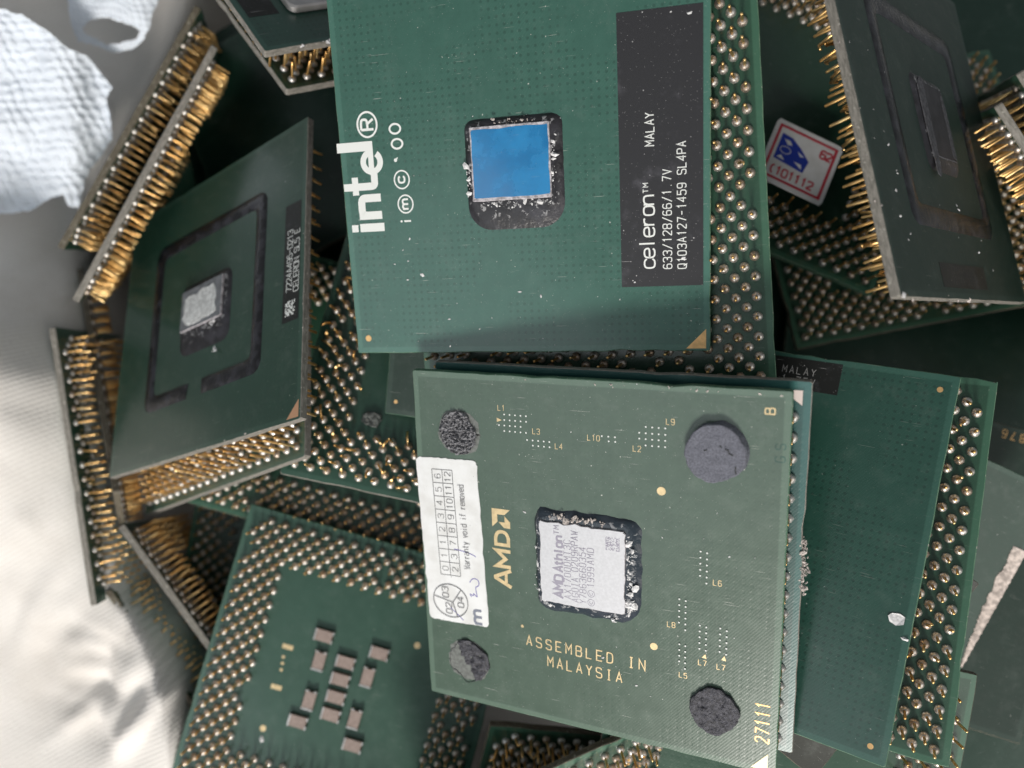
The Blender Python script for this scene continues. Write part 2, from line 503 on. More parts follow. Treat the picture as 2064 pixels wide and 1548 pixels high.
def slab(name, pts, z1, z0, mats, parent, bevel=0.1, jitz=0.0):
    """solid plate over a convex outline with chamfered rims; mats = face, rim"""
    n = len(pts)
    cx = sum(p[0] for p in pts) / n
    cy = sum(p[1] for p in pts) / n
    half = max(abs(pts[0][0] - cx), abs(pts[0][1] - cy), 0.01)

    def ins(p, d):
        lx, ly = p[0] - cx, p[1] - cy
        l = math.hypot(lx, ly) or 1
        return (p[0] - lx / l * d * 1.3, p[1] - ly / l * d * 1.3)
    rings = [[(*ins(p, bevel), z1) for p in pts], [(*p, z1 - bevel) for p in pts], [(*p, z0 + bevel) for p in pts], [(*ins(p, bevel), z0) for p in pts]]
    if jitz:
        rr = random.Random(5)
        rings[0] = [(a, b, c + rr.gauss(0, jitz)) for a, b, c in rings[0]]
    v = [q for r in rings for q in r]
    f = [tuple(range(n)), tuple(reversed(range(3 * n, 4 * n)))]
    mi = [0, 0]
    for k in range(3):
        for i in range(n):
            j = (i + 1) % n
            f.append((k * n + i, (k + 1) * n + i, (k + 1) * n + j, k * n + j))
            mi.append(1)
    return mesh_obj(name, v, f, list(mats), parent, mi)


def rrect(x0, y0, x1, y1, r, n=6, jit=0.0, seed=1, sub=8):
    rr = random.Random(seed)
    pts = []
    rs = r if isinstance(r, (tuple, list)) else (r,) * 4
    cs = [(x1 - rs[0], y0 + rs[0], -90, rs[0]), (x1 - rs[1], y1 - rs[1], 0, rs[1]), (x0 + rs[2], y1 - rs[2], 90, rs[2]), (x0 + rs[3], y0 + rs[3], 180, rs[3])]
    for k, (cx, cy, a, q) in enumerate(cs):
        arc = [(cx + q * math.cos(math.radians(a + 90 * i / n)), cy + q * math.sin(math.radians(a + 90 * i / n))) for i in range(n + 1)]
        pts += arc
        nx = cs[(k + 1) % 4]
        nxt = (nx[0] + nx[3] * math.cos(math.radians(nx[2])), nx[1] + nx[3] * math.sin(math.radians(nx[2])))
        for i in range(1, sub):
            t = i / sub
            pts.append((arc[-1][0] * (1 - t) + nxt[0] * t, arc[-1][1] * (1 - t) + nxt[1] * t))
    if jit:
        pts = [(x + rr.gauss(0, jit), y + rr.gauss(0, jit)) for x, y in pts]
    return pts


def fillet(name, outer, inner, h, mat, parent, steps=6, noise=0.06, seed=0):
    """resin fillet running from an outer outline on the board up to an inner outline at height h"""
    n = len(outer)
    v, f = [], []
    for k in range(steps + 1):
        t = k / steps
        zz = h * (1 - (1 - t) ** 2.0) * 1.0
        for i in range(n):
            a, b = outer[i], inner[i]
            w = noise * math.sin(math.pi * min(1, t + 0.1)) * fbm(a[0] * 0.9 + seed, a[1] * 0.9, t * 2)
            v.append((a[0] * (1 - t) + b[0] * t + w, a[1] * (1 - t) + b[1] * t + w, zz + w * 0.6))
    for k in range(steps):
        for i in range(n):
            j = (i + 1) % n
            f.append((k * n + i, k * n + j, (k + 1) * n + j, (k + 1) * n + i))
    f.append(tuple(range(steps * n, steps * n + n)))
    return mesh_obj(name, v, f, mat, parent, smooth=True)


def resample(pts, n, start=None):
    P = pts + [pts[0]]
    L = [0]
    for a, b in zip(P, P[1:]):
        L.append(L[-1] + math.hypot(b[0] - a[0], b[1] - a[1]))
    out, k = [], 0
    for i in range(n):
        d = L[-1] * i / n
        while L[k + 1] < d:
            k += 1
        t = (d - L[k]) / max(1e-9, L[k + 1] - L[k])
        out.append((P[k][0] * (1 - t) + P[k + 1][0] * t, P[k][1] * (1 - t) + P[k + 1][1] * t))
    return out


def by_angle(pts, c, n):
    """points of an outline met by n rays from c"""
    out = []
    P = pts + [pts[0]]
    for i in range(n):
        a = 2 * math.pi * i / n
        d = (math.cos(a), math.sin(a))
        best = None
        for p, q in zip(P, P[1:]):
            ex, ey = q[0] - p[0], q[1] - p[1]
            den = d[0] * ey - d[1] * ex
            if abs(den) < 1e-12:
                continue
            t = ((p[0] - c[0]) * ey - (p[1] - c[1]) * ex) / den
            s_ = ((p[0] - c[0]) * d[1] - (p[1] - c[1]) * d[0]) / den
            if t > 0 and -1e-6 <= s_ <= 1 + 1e-6:
                best = max(best or 0, t)
        best = best or 1
        out.append((c[0] + d[0] * best, c[1] + d[1] * best))
    return out


def flakes(parent, segs, n, size, zr, mat, seed, spread=0.5, name='residue'):
    r = random.Random(seed)
    v, f = [], []
    for _ in range(n):
        a, b = r.choice(segs)
        t = r.random()
        x = a[0] + (b[0] - a[0]) * t + r.gauss(0, spread)
        y = a[1] + (b[1] - a[1]) * t + r.gauss(0, spread)
        z = r.uniform(*zr)
        s = size * r.lognormvariate(0, 0.6)
        m = r.randint(4, 7)
        b0 = len(v)
        el, ang = r.uniform(1, 2.2), r.random() * 3.14
        for i in range(m):
            q = 2 * math.pi * i / m
            k = s * r.uniform(0.5, 1.1)
            px, py = k * math.cos(q) * el, k * math.sin(q)
            v.append((x + px * math.cos(ang) - py * math.sin(ang), y + px * math.sin(ang) + py * math.cos(ang), z + r.gauss(0, s * 0.25)))
        v.append((x, y, z + s * r.uniform(0.3, 0.9)))
        for i in range(m):
            f.append((b0 + i, b0 + (i + 1) % m, b0 + m))
    o = mesh_obj(name, v, f, mat, parent)
    o['kind'] = 'stuff'
    return o


def foam_pad(parent, cx, cy, rx, ry, h, mat, seed, rough=0.05, freq=1.2, lean=(0, 0), edge=0.1, label=None, cut=None):
    v, f = [], []
    nr, ns = 26, 72
    for k in range(nr + 1):
        for i in range(ns):
            a = 2 * math.pi * i / ns
            wob = 1 + edge * fbm(math.cos(a) * 1.6 + seed, math.sin(a) * 1.6, 3.3)
            if k <= 4:      # side wall
                t, zz = 1.0, h * k / 4
                wob *= 1 + 0.03 * fbm(a * 3, zz * 3 + seed, 1)
            else:
                t = 1 - (k - 4) / (nr - 4)
                zz = h
            x, y = rx * t * wob * math.cos(a), ry * t * wob * math.sin(a)
            q = zz / h if h else 0
            if k >= 3:
                nz = fbm((x + seed * 3) * freq, y * freq, seed, 5)
                zz = max(0.03, zz + rough * nz * (2.2 if nz < 0 else 1.0))
                if cut and (x * cut[0] + y * cut[1]) > cut[2] + 0.5 * fbm(x * 1.5, y * 1.5, 9):
                    zz = max(0.04, zz * 0.12)
            v.append((cx + x + lean[0] * q, cy + y + lean[1] * q, zz))
    for k in range(nr):
        for i in range(ns):
            j = (i + 1) % ns
            q = (k * ns + i, k * ns + j, (k + 1) * ns + j, (k + 1) * ns + i)
            if not cut or max(v[a][2] for a in q) > h * .3:
                f.append(q)
    o = mesh_obj('foam_pad', v, f, mat, parent, smooth=rough < 0.2)
    if label:
        o['label'] = label
    return o


# ------------------------------------------------------------------ contact pins
def tube(v, f, path, rad, n, cap=True):
    """round tube through path; returns nothing, appends to v, f"""
    b = len(v)
    for k, p in enumerate(path):
        d = Vector(path[min(k + 1, len(path) - 1)]) - Vector(path[max(k - 1, 0)])
        d.normalize()
        ax = d.orthogonal().normalized() if abs(d.z) < 0.99 else Vector((1, 0, 0))
        ay = d.cross(ax)
        for i in range(n):
            a = 2 * math.pi * i / n
            q = Vector(p) + (ax * math.cos(a) + ay * math.sin(a)) * rad[k]
            v.append(tuple(q))
    for k in range(len(path) - 1):
        for i in range(n):
            j = (i + 1) % n
            f.append((b + k * n + i, b + k * n + j, b + (k + 1) * n + j, b + (k + 1) * n + i))
    if cap:
        f.append(tuple(b + (len(path) - 1) * n + i for i in range(n)))


def pin_geo(seed, bend, lod=0, ball=0.64):
    r = random.Random(seed)
    v, f = [], []
    ns, rings = ((12, ((1, 0), (0.97, .22), (0.82, .43), (0.55, .56), (0.25, .62))) if lod == 0 else (6, ((1, 0), (0.75, .42), (0.25, .6))))
    for q, z in rings:
        for i in range(ns):
            a = 2 * math.pi * i / ns
            v.append((ball * q * math.cos(a), ball * q * math.sin(a), z))
    for k in range(len(rings) - 1):
        for i in range(ns):
            j = (i + 1) % ns
            f.append((k * ns + i, k * ns + j, (k + 1) * ns + j, (k + 1) * ns + i))
    nb = len(f)
    a = r.random() * 6.283
    dx, dy = math.cos(a) * bend, math.sin(a) * bend
    L = PINLEN
    if bend < 0.5:
        path = [(0, 0, .45), (dx * .5, dy * .5, L * .5), (dx * .97, dy * .97, L - .12), (dx, dy, L)]
    else:
        k = min(bend, 2.2)
        path = [(0, 0, .45), (0.05 * dx, 0.05 * dy, .9), (dx * .5, dy * .5, .9 + (L - 1) * .62), (dx * 1.0, dy * 1.0, .9 + (L - 1) * max(0.15, 1 - k * .35)),
                (dx * 1.05, dy * 1.05, .9 + (L - 1) * max(0.12, 1 - k * .36))]
    rad = [.195] * (len(path) - 1) + [.13]
    tube(v, f, path, rad, 8 if lod == 0 else 4)
    return v, f, [0] * nb + [1] * (len(f) - nb)


PIN_MESH = {}
for kind, n, bends in (('straight', 8, (0.0, 0.03, 0.05, 0.08, 0.1, 0.12, 0.15, 0.2)), ('loose', 8, (0.15, 0.22, 0.3, 0.35, 0.4, 0.25, 0.45, 0.48)), ('bent', 8, (0.7, 0.9, 1.1, 1.4, 1.7, 2.0, 1.2, 0.8))):
    PIN_MESH[kind] = []
    for i in range(n):
        v, f, mi = pin_geo(100 * n + i + len(kind), bends[i])
        PIN_MESH[kind].append(mesh_data('pin', v, f, [SOLDER, GOLD], mi, smooth=True))
v, f, mi = pin_geo(5, 0.0)
v = [(a, b, min(c, .72)) for a, b, c in v]
PIN_MESH['stub'] = [mesh_data('pin', v, f, [SOLDER, GOLD], mi, smooth=True)]
for nm, ln in (('mid', 2.3), ('short', 1.5)):
    v, f, mi = pin_geo(6, 0.05)
    v = [(a, b, min(c, ln)) for a, b, c in v]
    PIN_MESH[nm] = [mesh_data('pin', v, f, [SOLDER, GOLD], mi, smooth=True)]
LOW = pin_geo(3, 0.05, 1)
SITES = [(i * 1.27, j * 1.27) for i in range(-18, 19) for j in range(-18, 19)
         if (i + j) % 2 == 0 and max(abs(i), abs(j)) >= 13 and not (abs(i) == 18 and j == 18)]


# ------------------------------------------------------------------ where each processor lies (mm, quaternion)
POSE={
 'A':((0.33,28.57,3.90),(0.9858,0.1022,-0.1325,0.0114)),
 'A2':((8.27,22.63,0.67),(0.9810,0.0782,-0.1738,0.0353)),
 'B':((9.64,-23.60,2.90),(0.9727,0.1054,-0.2068,-0.0062)),
 'B2':((12.76,-22.32,0.27),(0.9723,0.1143,-0.2039,-0.0059)),
 'C':((30.13,-19.19,-3.93),(0.9624,-0.0399,-0.2508,-0.0966)),
 'C2':((36.56,-21.11,-4.44),(0.9718,-0.0334,-0.2234,-0.0678)),
 'D':((-50.58,12.97,-22.39),(0.9410,-0.1425,-0.2971,0.0776)),
 'F':((-28.74,-51.42,-28.84),(0.9902,-0.0388,-0.0126,-0.1335)),
 'H':((-6.44,4.76,-19.00),(0.9885,-0.1090,-0.0023,-0.1046)),
 'M':((44.70,46.34,-24.21),(0.9773,-0.0827,0.0334,-0.1924)),
 'N':((56.93,35.33,-0.06),(0.9279,-0.0763,0.3599,0.0609)),
 'P':((70.34,34.75,-36.84),(0.9917,-0.0877,-0.0078,0.0938)),
 'R':((50.38,-28.22,-16.00),(0.9744,0.0497,-0.0195,-0.2185)),
 'S2':((36.64,-60.77,-6.71),(0.9947,0.0162,-0.0620,-0.0801)),
 'D2':((-50.86,6.05,-30.51),(0.9261,-0.1398,-0.3369,0.0968)),
 'E1':((-71.08,40.45,-49.16),(0.4610,0.7264,0.4304,0.2732)),
 'E2':((-74.50,49.31,-56.35),(0.5034,0.7032,0.4083,0.2923)),
 'E3':((-84.06,-10.86,-57.20),(0.4206,0.3783,0.7677,0.3009)),
 'E4':((-76.75,-14.45,-56.10),(0.4615,0.4615,0.5357,0.5357)),
 'E5':((-57.77,-47.57,-54.96),(0.2837,0.3530,0.6949,0.5586)),
 'E6':((-60.51,-58.86,-58.56),(0.2955,0.3431,0.6756,0.5818)),
 'K1':((-29.46,75.58,-24.00),(0.9187,-0.2115,0.2161,0.2539)),
 'K2':((-29.80,73.20,-34.00),(0.9120,-0.2237,0.2258,0.2595)),
 'G1':((15.76,-79.94,-31.26),(0.9714,0.2119,0.0545,-0.0919)),
 'G2':((9.97,-80.17,-17.00),(0.9580,0.1711,0.0042,0.2302)),
 'I':((7.04,16.71,-6.60),(0.9917,0.0647,-0.0945,-0.0580)),
 'J1':((-28.90,-3.70,-36.00),(0.9903,-0.0494,-0.0065,-0.1297)),
 'J2':((-38.44,-32.95,-48.00),(0.9949,-0.0044,0.0496,-0.0875)),
 'L1':((-38.90,51.68,-46.00),(0.9710,-0.0689,-0.0854,0.2125)),
 'O1':((91.71,24.84,-26.70),(0.4463,0.7554,-0.4131,-0.2441)),
 'O2':((95.12,29.63,-28.80),(0.4608,0.7460,-0.4091,-0.2527)),
 'Q2':((116.27,-19.18,-38.00),(0.9932,-0.0452,-0.1000,-0.0392)),
 'Q3':((64.96,-27.47,-24.00),(0.9878,-0.0416,-0.0521,-0.1410)),
 'T':((38.72,-29.86,-2.27),(0.9434,0.0165,-0.0465,-0.3280)),
 'S3':((88.20,-59.95,-24.00),(0.9464,-0.0767,-0.0785,0.3037)),
 'X1':((77.15,-2.48,-44.00),(0.9932,-0.0437,-0.0776,-0.0751)),
 'X2':((-39.96,36.09,-54.00),(0.9932,-0.0052,-0.0495,0.1049)),
 'X3':((104.79,36.09,-54.00),(0.9795,0.0174,-0.0970,-0.1759)),
 'X4':((51.13,13.49,-52.00),(0.9903,-0.0494,0.0065,0.1297)),
 'X5':((91.74,71.03,-46.00),(0.9562,-0.0617,-0.0334,0.2843)),
 'X6':((-68.62,48.43,-67.00),(0.9688,-0.0121,-0.0483,0.2426)),
}

# key: (side that faces up, lacquer, edge, pin state, label)
SPEC = {
 'A': ('face', 'teal', 'green', 'straight', 'teal green processor with blue die, black label strip and large white lettering, at the top'),
 'A2': ('pin', 'pinside', 'green', 'straight', 'pin side up processor with silver solder beads lying directly under the blue die processor'),
 'B': ('face', 'grey', 'green', 'straight', 'grey green processor with four foam pads, pale square die and white warranty sticker'),
 'B2': ('pin', 'blue', 'grey', 'straight', 'blue green processor peeking out under the one with four foam pads, white corner triangle'),
 'C': ('face', 'deep', 'green', 'straight', 'plain deep green processor with a white flake, beside the foam pad processor'),
 'C2': ('pin', 'pinside', 'green', 'loose', 'pin side up processor showing bead rows under the plain deep green processor'),
 'D': ('face', 'olive', 'grey', 'loose', 'tilted dark green processor with grey paste on its die inside a black sealant ring'),
 'D2': ('pin', 'pinside_light', 'grey', 'loose', 'pin side up processor pressed against the back of the tilted one with pasted die'),
 'E1': ('pin', 'pinside', 'grey', 'loose', 'processor on edge with a bright golden comb of pins and grey rim, upper left'),
 'E2': ('pin', 'pinside', 'brown', 'loose', 'dark processor on edge behind the golden pin comb, next to the woven bag'),
 'E3': ('pin', 'pinside', 'brown', 'loose', 'processor on edge with brown pins just below the bright golden pin comb'),
 'E4': ('pin', 'pinside_light', 'grey', 'loose', 'processor on edge leaning against the bright white cloth, beads and pins facing the pile'),
 'E5': ('pin', 'pinside_light', 'grey', 'loose', 'processor on edge with pale rim and short golden pins beside the capacitor processor'),
 'E6': ('pin', 'pinside', 'brown', 'loose', 'dark processor on edge wedged between the white cloth and the pale rimmed one'),
 'F': ('pin', 'pinside_light', 'green', 'straight', 'pin side up processor with twelve brown capacitors in its middle'),
 'H': ('pin', 'pinside_light', 'grey', 'bent', 'pin side up processor with crooked pins between the pasted die and blue die processors'),
 'I': ('face', 'murky', 'green', 'straight', 'grey green processor corner with a tiny gold dot under the blue die processor'),
 'J1': ('pin', 'pinside', 'brown', 'loose', 'shaded pin side up processor between the capacitor processor and the crooked pins'),
 'J2': ('pin', 'pinside', 'brown', 'loose', 'deep lying processor with dark brown pins above the short golden pins'),
 'K1': ('face', 'deep', 'grey', 'loose', 'processor with a grey metal lid at the top edge, left of the blue die'),
 'K2': ('pin', 'pinside', 'grey', 'loose', 'processor lying below the metal lid processor at the top edge, pins against pins'),
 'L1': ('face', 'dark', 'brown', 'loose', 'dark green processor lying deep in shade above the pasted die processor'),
 'M': ('pin', 'pinside', 'green', 'straight', 'pin side up processor carrying the white sticker with red border'),
 'N': ('face', 'murky', 'grey', 'bent', 'steeply tilted dusty processor with bent pins and thick grey rim, upper right'),
 'O1': ('pin', 'pinside', 'grey', 'loose', 'processor on edge with golden pins pointing left at the right border'),
 'O2': ('pin', 'pinside', 'grey', 'loose', 'processor on edge behind the golden pins at the right border, uppermost there'),
 'P': ('pin', 'pinside', 'brown', 'straight', 'very dark pin side up processor deep below the steeply tilted dusty one'),
 'Q2': ('pin', 'pinside', 'brown', 'loose', 'dark processor with dim pins at the right border above the gold numerals'),
 'Q3': ('face', 'murky', 'brown', 'loose', 'shaded processor with faint gold numerals at the right border'),
 'R': ('face', 'slate', 'green', 'straight', 'grey green processor with torn paper along its edge at the right border'),
 'S2': ('pin', 'pinside', 'brown', 'straight', 'processor showing one bead column below the torn paper, lower right'),
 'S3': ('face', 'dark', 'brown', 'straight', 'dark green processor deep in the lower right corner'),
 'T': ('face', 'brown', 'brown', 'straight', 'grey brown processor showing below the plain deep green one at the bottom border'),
 'X1': ('face', 'dark', 'brown', 'straight', 'dark green filler processor added deep between the sticker processor and the plain deep green one'),  # the X boards are fillers, added so the gaps in the heap stay dark
 'X2': ('face', 'dark', 'brown', 'straight', 'filler processor added to darken the gap between the pasted die and the blue die'),
 'X3': ('face', 'dark', 'brown', 'straight', 'dark filler processor added deep beneath the golden pins at the right border'),
 'X4': ('face', 'dark', 'brown', 'straight', 'dark filler processor added deep beneath the very dark pin side up one'),
 'X5': ('face', 'dark', 'brown', 'straight', 'filler processor added to darken the top right corner behind the steeply tilted dusty one'),  # added board, darkens the corner and what the tilted processor reflects
 'X6': ('face', 'dark', 'brown', 'straight', 'dark filler processor added deep between the golden pin comb and the pasted die one'),  # added board hiding lit cloth, so this gap goes dark
 'G1': ('pin', 'pinside', 'brown', 'bent', 'pin side up processor with long bent golden pins at the bottom border'),
 'G2': ('pin', 'pinside', 'brown', 'loose', 'pin side up processor with brown pins under the lower edge of the foam pad one'),
}
SIZE = {'T': 17.5}
GROUP = 'scrap processors heaped in the cloth sack'
ROOT = {}

for idx, (key, (side, lac, edg, pst, lab)) in enumerate(SPEC.items()):
    loc, q = POSE[key]
    e = bpy.data.objects.new('processor', None)
    e.empty_display_size = 0.5
    e.location = [c * MM for c in loc]
    e.rotation_mode = 'QUATERNION'
    e.rotation_quaternion = q
    e['label'], e['category'], e['group'] = lab, 'processor', GROUP
    link(e)
    ROOT[key] = e
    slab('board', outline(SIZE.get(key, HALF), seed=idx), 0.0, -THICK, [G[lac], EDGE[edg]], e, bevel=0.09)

# ------------------------------------------------------------------ pins: those in view singly, the hidden rest as one part
CAMV = np.array([0.0, 0.0, CAM_Z])
PL = []
for key in SPEC:
    loc, q = POSE[key]
    R = np.array(Quaternion(q).normalized().to_matrix())
    PL.append((key, np.array(loc), R, SIZE.get(key, HALF)))


def visible(P):
    """which of the points P (n x 3) the camera sees past the boards, inside the frame"""
    D = P - CAMV
    ok = np.ones(len(P), bool)
    d = -D[:, 2]
    px, py = PX0 + FPX * D[:, 0] / d, PY0 - FPX * D[:, 1] / d
    ok &= (px > -12) & (px < 2076) & (py > -12) & (py < 1560)
    for _, T, R, h in PL:
        for off in (0.0, -THICK):
            n = R[:, 2]
            den = D @ n
            t = ((T + n * off - CAMV) @ n) / np.where(np.abs(den) < 1e-9, 1e-9, den)
            X = (CAMV + D * t[:, None] - T) @ R
            ok &= ~((t > 0) & (t < 0.9985) & (np.abs(X[:, 0]) < h) & (np.abs(X[:, 1]) < h))
    return ok


def blocked(A, B, own):
    """which pins (foot A, tip B) would run through another board"""
    bad = np.zeros(len(A), bool)
    for k2, T, R, h in PL:
        if k2 == own:
            continue
        a, b = (A - T) @ R, (B - T) @ R
        for off in (0.1, -THICK):
            da, db = a[:, 2] - off, b[:, 2] - off
            t = da / np.where(np.abs(da - db) < 1e-9, 1e-9, da - db)
            X = a + (b - a) * t[:, None]
            bad |= (da * db < 0) & (np.abs(X[:, 0]) < h) & (np.abs(X[:, 1]) < h)
        bad |= (b[:, 2] < .1) & (b[:, 2] > -THICK) & (np.abs(b[:, 0]) < h) & (np.abs(b[:, 1]) < h)
    return bad


n_single = 0
for key, T, R, h in PL:
    if key == 'T':
        continue
    side, state = SPEC[key][0], SPEC[key][3]
    rng = random.Random(key)
    sgn, z0 = (1, 0.0) if side == 'pin' else (-1, -THICK)
    base = np.array([(x, y, z0) for x, y in SITES])
    vis = np.zeros(len(SITES), bool)
    for hh in (0.5, 1.6, PINLEN):
        pts = (base + [0, 0, sgn * hh]) @ R.T + T
        vis |= visible(pts)
    room = [blocked(base @ R.T + T, (base + [0, 0, sgn * (ln + .1)]) @ R.T + T, key) for ln in (PINLEN, 2.3, 1.5)]
    stub = room[2]
    order = np.argsort(np.linalg.norm((base @ R.T + T) - CAMV, axis=1))
    single = [i for i in order if vis[i]][:300]
    ss = set(single)
    for i in single:
        x, y = SITES[i]
        r = rng.random()
        if rng.random() < .018:
            continue                      # a pin that broke off
        if state == 'straight':
            kind = 'straight' if r < 0.985 else 'loose'
        elif state == 'loose':
            kind = 'straight' if r < 0.62 else ('loose' if r < 0.975 else 'bent')
        else:
            kind = 'straight' if r < 0.25 else ('loose' if r < 0.6 else 'bent')
        if key == 'A2' and abs(x - 21.59) < 0.1 and abs(y - 3.81) < 0.1:
            kind = 'bent'
        if room[0][i]:
            kind = 'stub' if room[2][i] else ('short' if room[1][i] else 'mid')
        o = bpy.data.objects.new('pin', rng.choice(PIN_MESH[kind]))
        o.location = (x * MM, y * MM, z0 * MM)
        a = rng.random() * 6.283
        o.rotation_euler = (0, 0, a) if sgn > 0 else (math.pi, 0, a)
        link(o, ROOT[key])
        n_single += 1
    rest = [i for i in range(len(SITES)) if i not in ss]
    if rest:
        v, f, mi = [], [], []
        for i in rest:
            b = len(v)
            x, y = SITES[i]
            top = .7 if stub[i] else (1.5 if room[1][i] else (2.3 if room[0][i] else 9))
            v += [(x + a, y + c, z0 + sgn * min(d, top)) for a, c, d in LOW[0]]
            f += [tuple(b + k for k in (q if sgn > 0 else reversed(q))) for q in LOW[1]]
            mi += LOW[2]
        o = mesh_obj('pin_field', v, f, [SOLDER, GOLD], ROOT[key], mi, smooth=True)
        o['kind'] = 'stuff'
print('single pins', n_single)


def sheet(name, pts, z, mat, parent, rim=None):
    return slab(name, pts, z, 0.004, [mat, rim or mat], parent, bevel=min(0.012, z * 0.3))


def quad(x0, y0, x1, y1):
    return [(x0, y0), (x1, y0), (x1, y1), (x0, y1)]


def marks(parent, shapes, mat, z=0.02):
    """flat plated markings, each a part of its own"""
    for kind, *a in shapes:
        k = Ink(z=z)
        if kind == 'tri':
            k.poly(a)
        elif kind == 'dot':
            k.disc(a[0], a[1], a[2], n=20)
        elif kind == 'bar':
            k.rect(a[0] - a[2] / 2, a[1] - a[3] / 2, a[0] + a[2] / 2, a[1] + a[3] / 2)
        k.build(parent, mat, 'gold_marking')


# ------------------------------------------------------------------ A: blue die, white lettering
p = ROOT['A']
lab = sheet('label', quad(13.6, -16.3, 23.85, 16.8), 0.035, LABEL, p)
k = Ink((17.86, -13.95), 90, 0.045)
k.text('celeron', 0, 0, 1.95, 1.32, 0.21, 0.95)
k.text('TM', 9.35, 0.72, 0.62, 0.72, 0.10, 1.1)
k.build(lab, WHITE_INK)
k = Ink((17.95, 1.05), 90, 0.045)
k.text('MALAY', 0, 0, 1.06, 0.83, 0.13, 0.82)
k.build(lab, WHITE_INK)
k = Ink((19.98, -14.1), 90, 0.045)
k.text('633/128/66/1.7V', 0, 0, 1.06, 0.83, 0.12, 0.8)
k.build(lab, WHITE_INK)
k = Ink((21.78, -14.15), 90, 0.045)
k.text('Q103A127-1459', 0, 0, 1.06, 0.825, 0.12, 0.8)
k.build(lab, WHITE_INK)
k = Ink((21.78, -14.15 + 14 * .825), 90, 0.045)
k.text('SL4PA', 0, 0, 1.06, 0.825, 0.12, 0.8)
k.build(lab, WHITE_INK)
flakes(lab, [((15, 15.6), (23, 15.9)), ((20, -16), (23.4, -9)), ((14.2, -15.6), (15.4, -16))], 9, 0.09, (0.05, 0.06), FLAKE, 3, 0.25)
k = Ink((-19.2, -7.6), 90, 0.02)                      # large word mark
k.rect(0, -.2, 1.12, 3.45)
k.rect(0.02, 3.75, 1.0, 4.72)
k.rect(1.66, 0, 2.74, 3.4)
k.stroke(chaikin([(2.2, 2.0), (2.3, 2.9), (3.2, 2.95), (4.52, 2.9), (4.54, 1.8), (4.54, 0)], False, 3), 1.06)
k.stroke(chaikin([(6.1, 5.4), (6.1, 1.6), (6.15, .75), (7.0, .72), (7.9, .72)], False, 2), 1.0)
k.rect(5.0, 3.2, 7.4, 4.12)
k.ring(9.3, .92, 1.28, 1.26, .82, 40, 8, 325)
k.rect(8.0, .62, 11.0, 1.4)
k.rect(10.78, .62, 12.05, 5.95)
k.ring(14.2, 1.15, 1.62, 1.42, .27)
k.text('R', 13.55, .25, 1.8, 1, .34, 1.1)
k.build(p, WHITE_INK)
k = Ink((-15.0, -6.55), 90, 0.02)
k.rect(0, 0, .24, 1.0)
k.disc(.12, 1.4, .16)
k.ring(2.4, .62, 1.18, 1.08, .2)
k.text('m', 1.75, .22, 1.2, 1, .26, 1.6)
k.ring(5.65, .9, 1.18, 1.08, .2)
k.text('c', 5.25, .5, 1.3, 1, .26, 1.05)
k.build(p, WHITE_INK)
k = Ink((-15.0, -6.55), 90, 0.02)
k.disc(8.25, 1.6, .24)
k.stroke([(8.3, 1.65), (8.55, 1.25)], .16)
k.ring(10.35, 1.2, .62, .78, .27)
k.ring(12.3, 1.35, .62, .78, .27)
k.build(p, WHITE_INK)
inner = rrect(-5.75, -4.6, 5.1, 5.1, .3)
outer = rrect(-6.6, -8.2, 6.5, 6.0, (3.2, 1.3, 1.3, 3.2), n=8)
N_ = 96
fo, fi = by_angle(outer, (0, 0), N_), by_angle(inner, (0, 0), N_)
fillet('underfill', fo, fi, .62, UNDERFILL, p, noise=.10)
die = slab('die', rrect(-5.65, -4.45, 4.98, 4.95, .12, jit=.03, seed=4), 0.9, 0.1, [DIE_RIM, DIE_RIM], p, bevel=.05)
slab('die_face', rrect(-5.42, -4.05, 4.78, 4.6, .25, jit=.045, seed=8), 0.915, 0.88, [DIE_BLUE, DIE_BLUE], die, bevel=.008)
flakes(p, [((5.2, -4.5), (5.4, 3.2)), ((-5, -4.9), (4.8, -4.7)), ((-5, -5.0), (4.8, -4.9)), ((-6.2, -3.8), (-6.1, .5))], 90, 0.11, (0.52, 0.74), FLAKE, 11, .22)
flakes(p, [((-3, 5.3), (3, 5.4))], 18, 0.10, (0.55, 0.72), FLAKE_TAN, 12, .2)
marks(p, [('dot', -22.88, -22.59, .45), ('tri', (24.2, -24.4), (24.2, -21.9), (21.7, -24.4))], MARK_GOLD)
flakes(p, [((-22, -21), (10, -21)), ((-20, -10), (12, 10)), ((-10, -16), (20, -20))], 26, 0.07, (0.03, 0.05), FLAKE, 21, 2.5, 'dust')

# ------------------------------------------------------------------ B: foam pads, pale die, warranty sticker
p = ROOT['B']
foam_pad(p, -17.9, 16.3, 2.75, 3.05, .38, FOAM_TORN, 2, rough=.42, freq=2.6, edge=.16, label='torn pitted foam pad stub')
foam_pad(p, 16.75, 17.1, 3.5, 3.55, 1.05, FOAM, 5, rough=.05, freq=.7, lean=(-.35, -.2), edge=.07, label='lavender grey foam pad with cracks')
foam_pad(p, -17.9, -18.0, 3.1, 3.3, .30, FOAM_DARK, 8, rough=.16, freq=1.3, edge=.2, label='half missing dark foam pad', cut=(-.8, -.45, .5))
foam_pad(p, 17.0, -17.3, 3.0, 3.1, .45, FOAM_DARK, 11, rough=.14, freq=1.1, edge=.1, label='dark crumpled foam pad')
glue = [rrect(-21.3, -21.2, -15.0, -14.9, 2.6, jit=.12, seed=3), rrect(-21.0, 13.2, -14.7, 19.5, 2.9, jit=.10, seed=4)]
for g in glue:
    sheet('glue_residue', g, .03, GLUE, p)
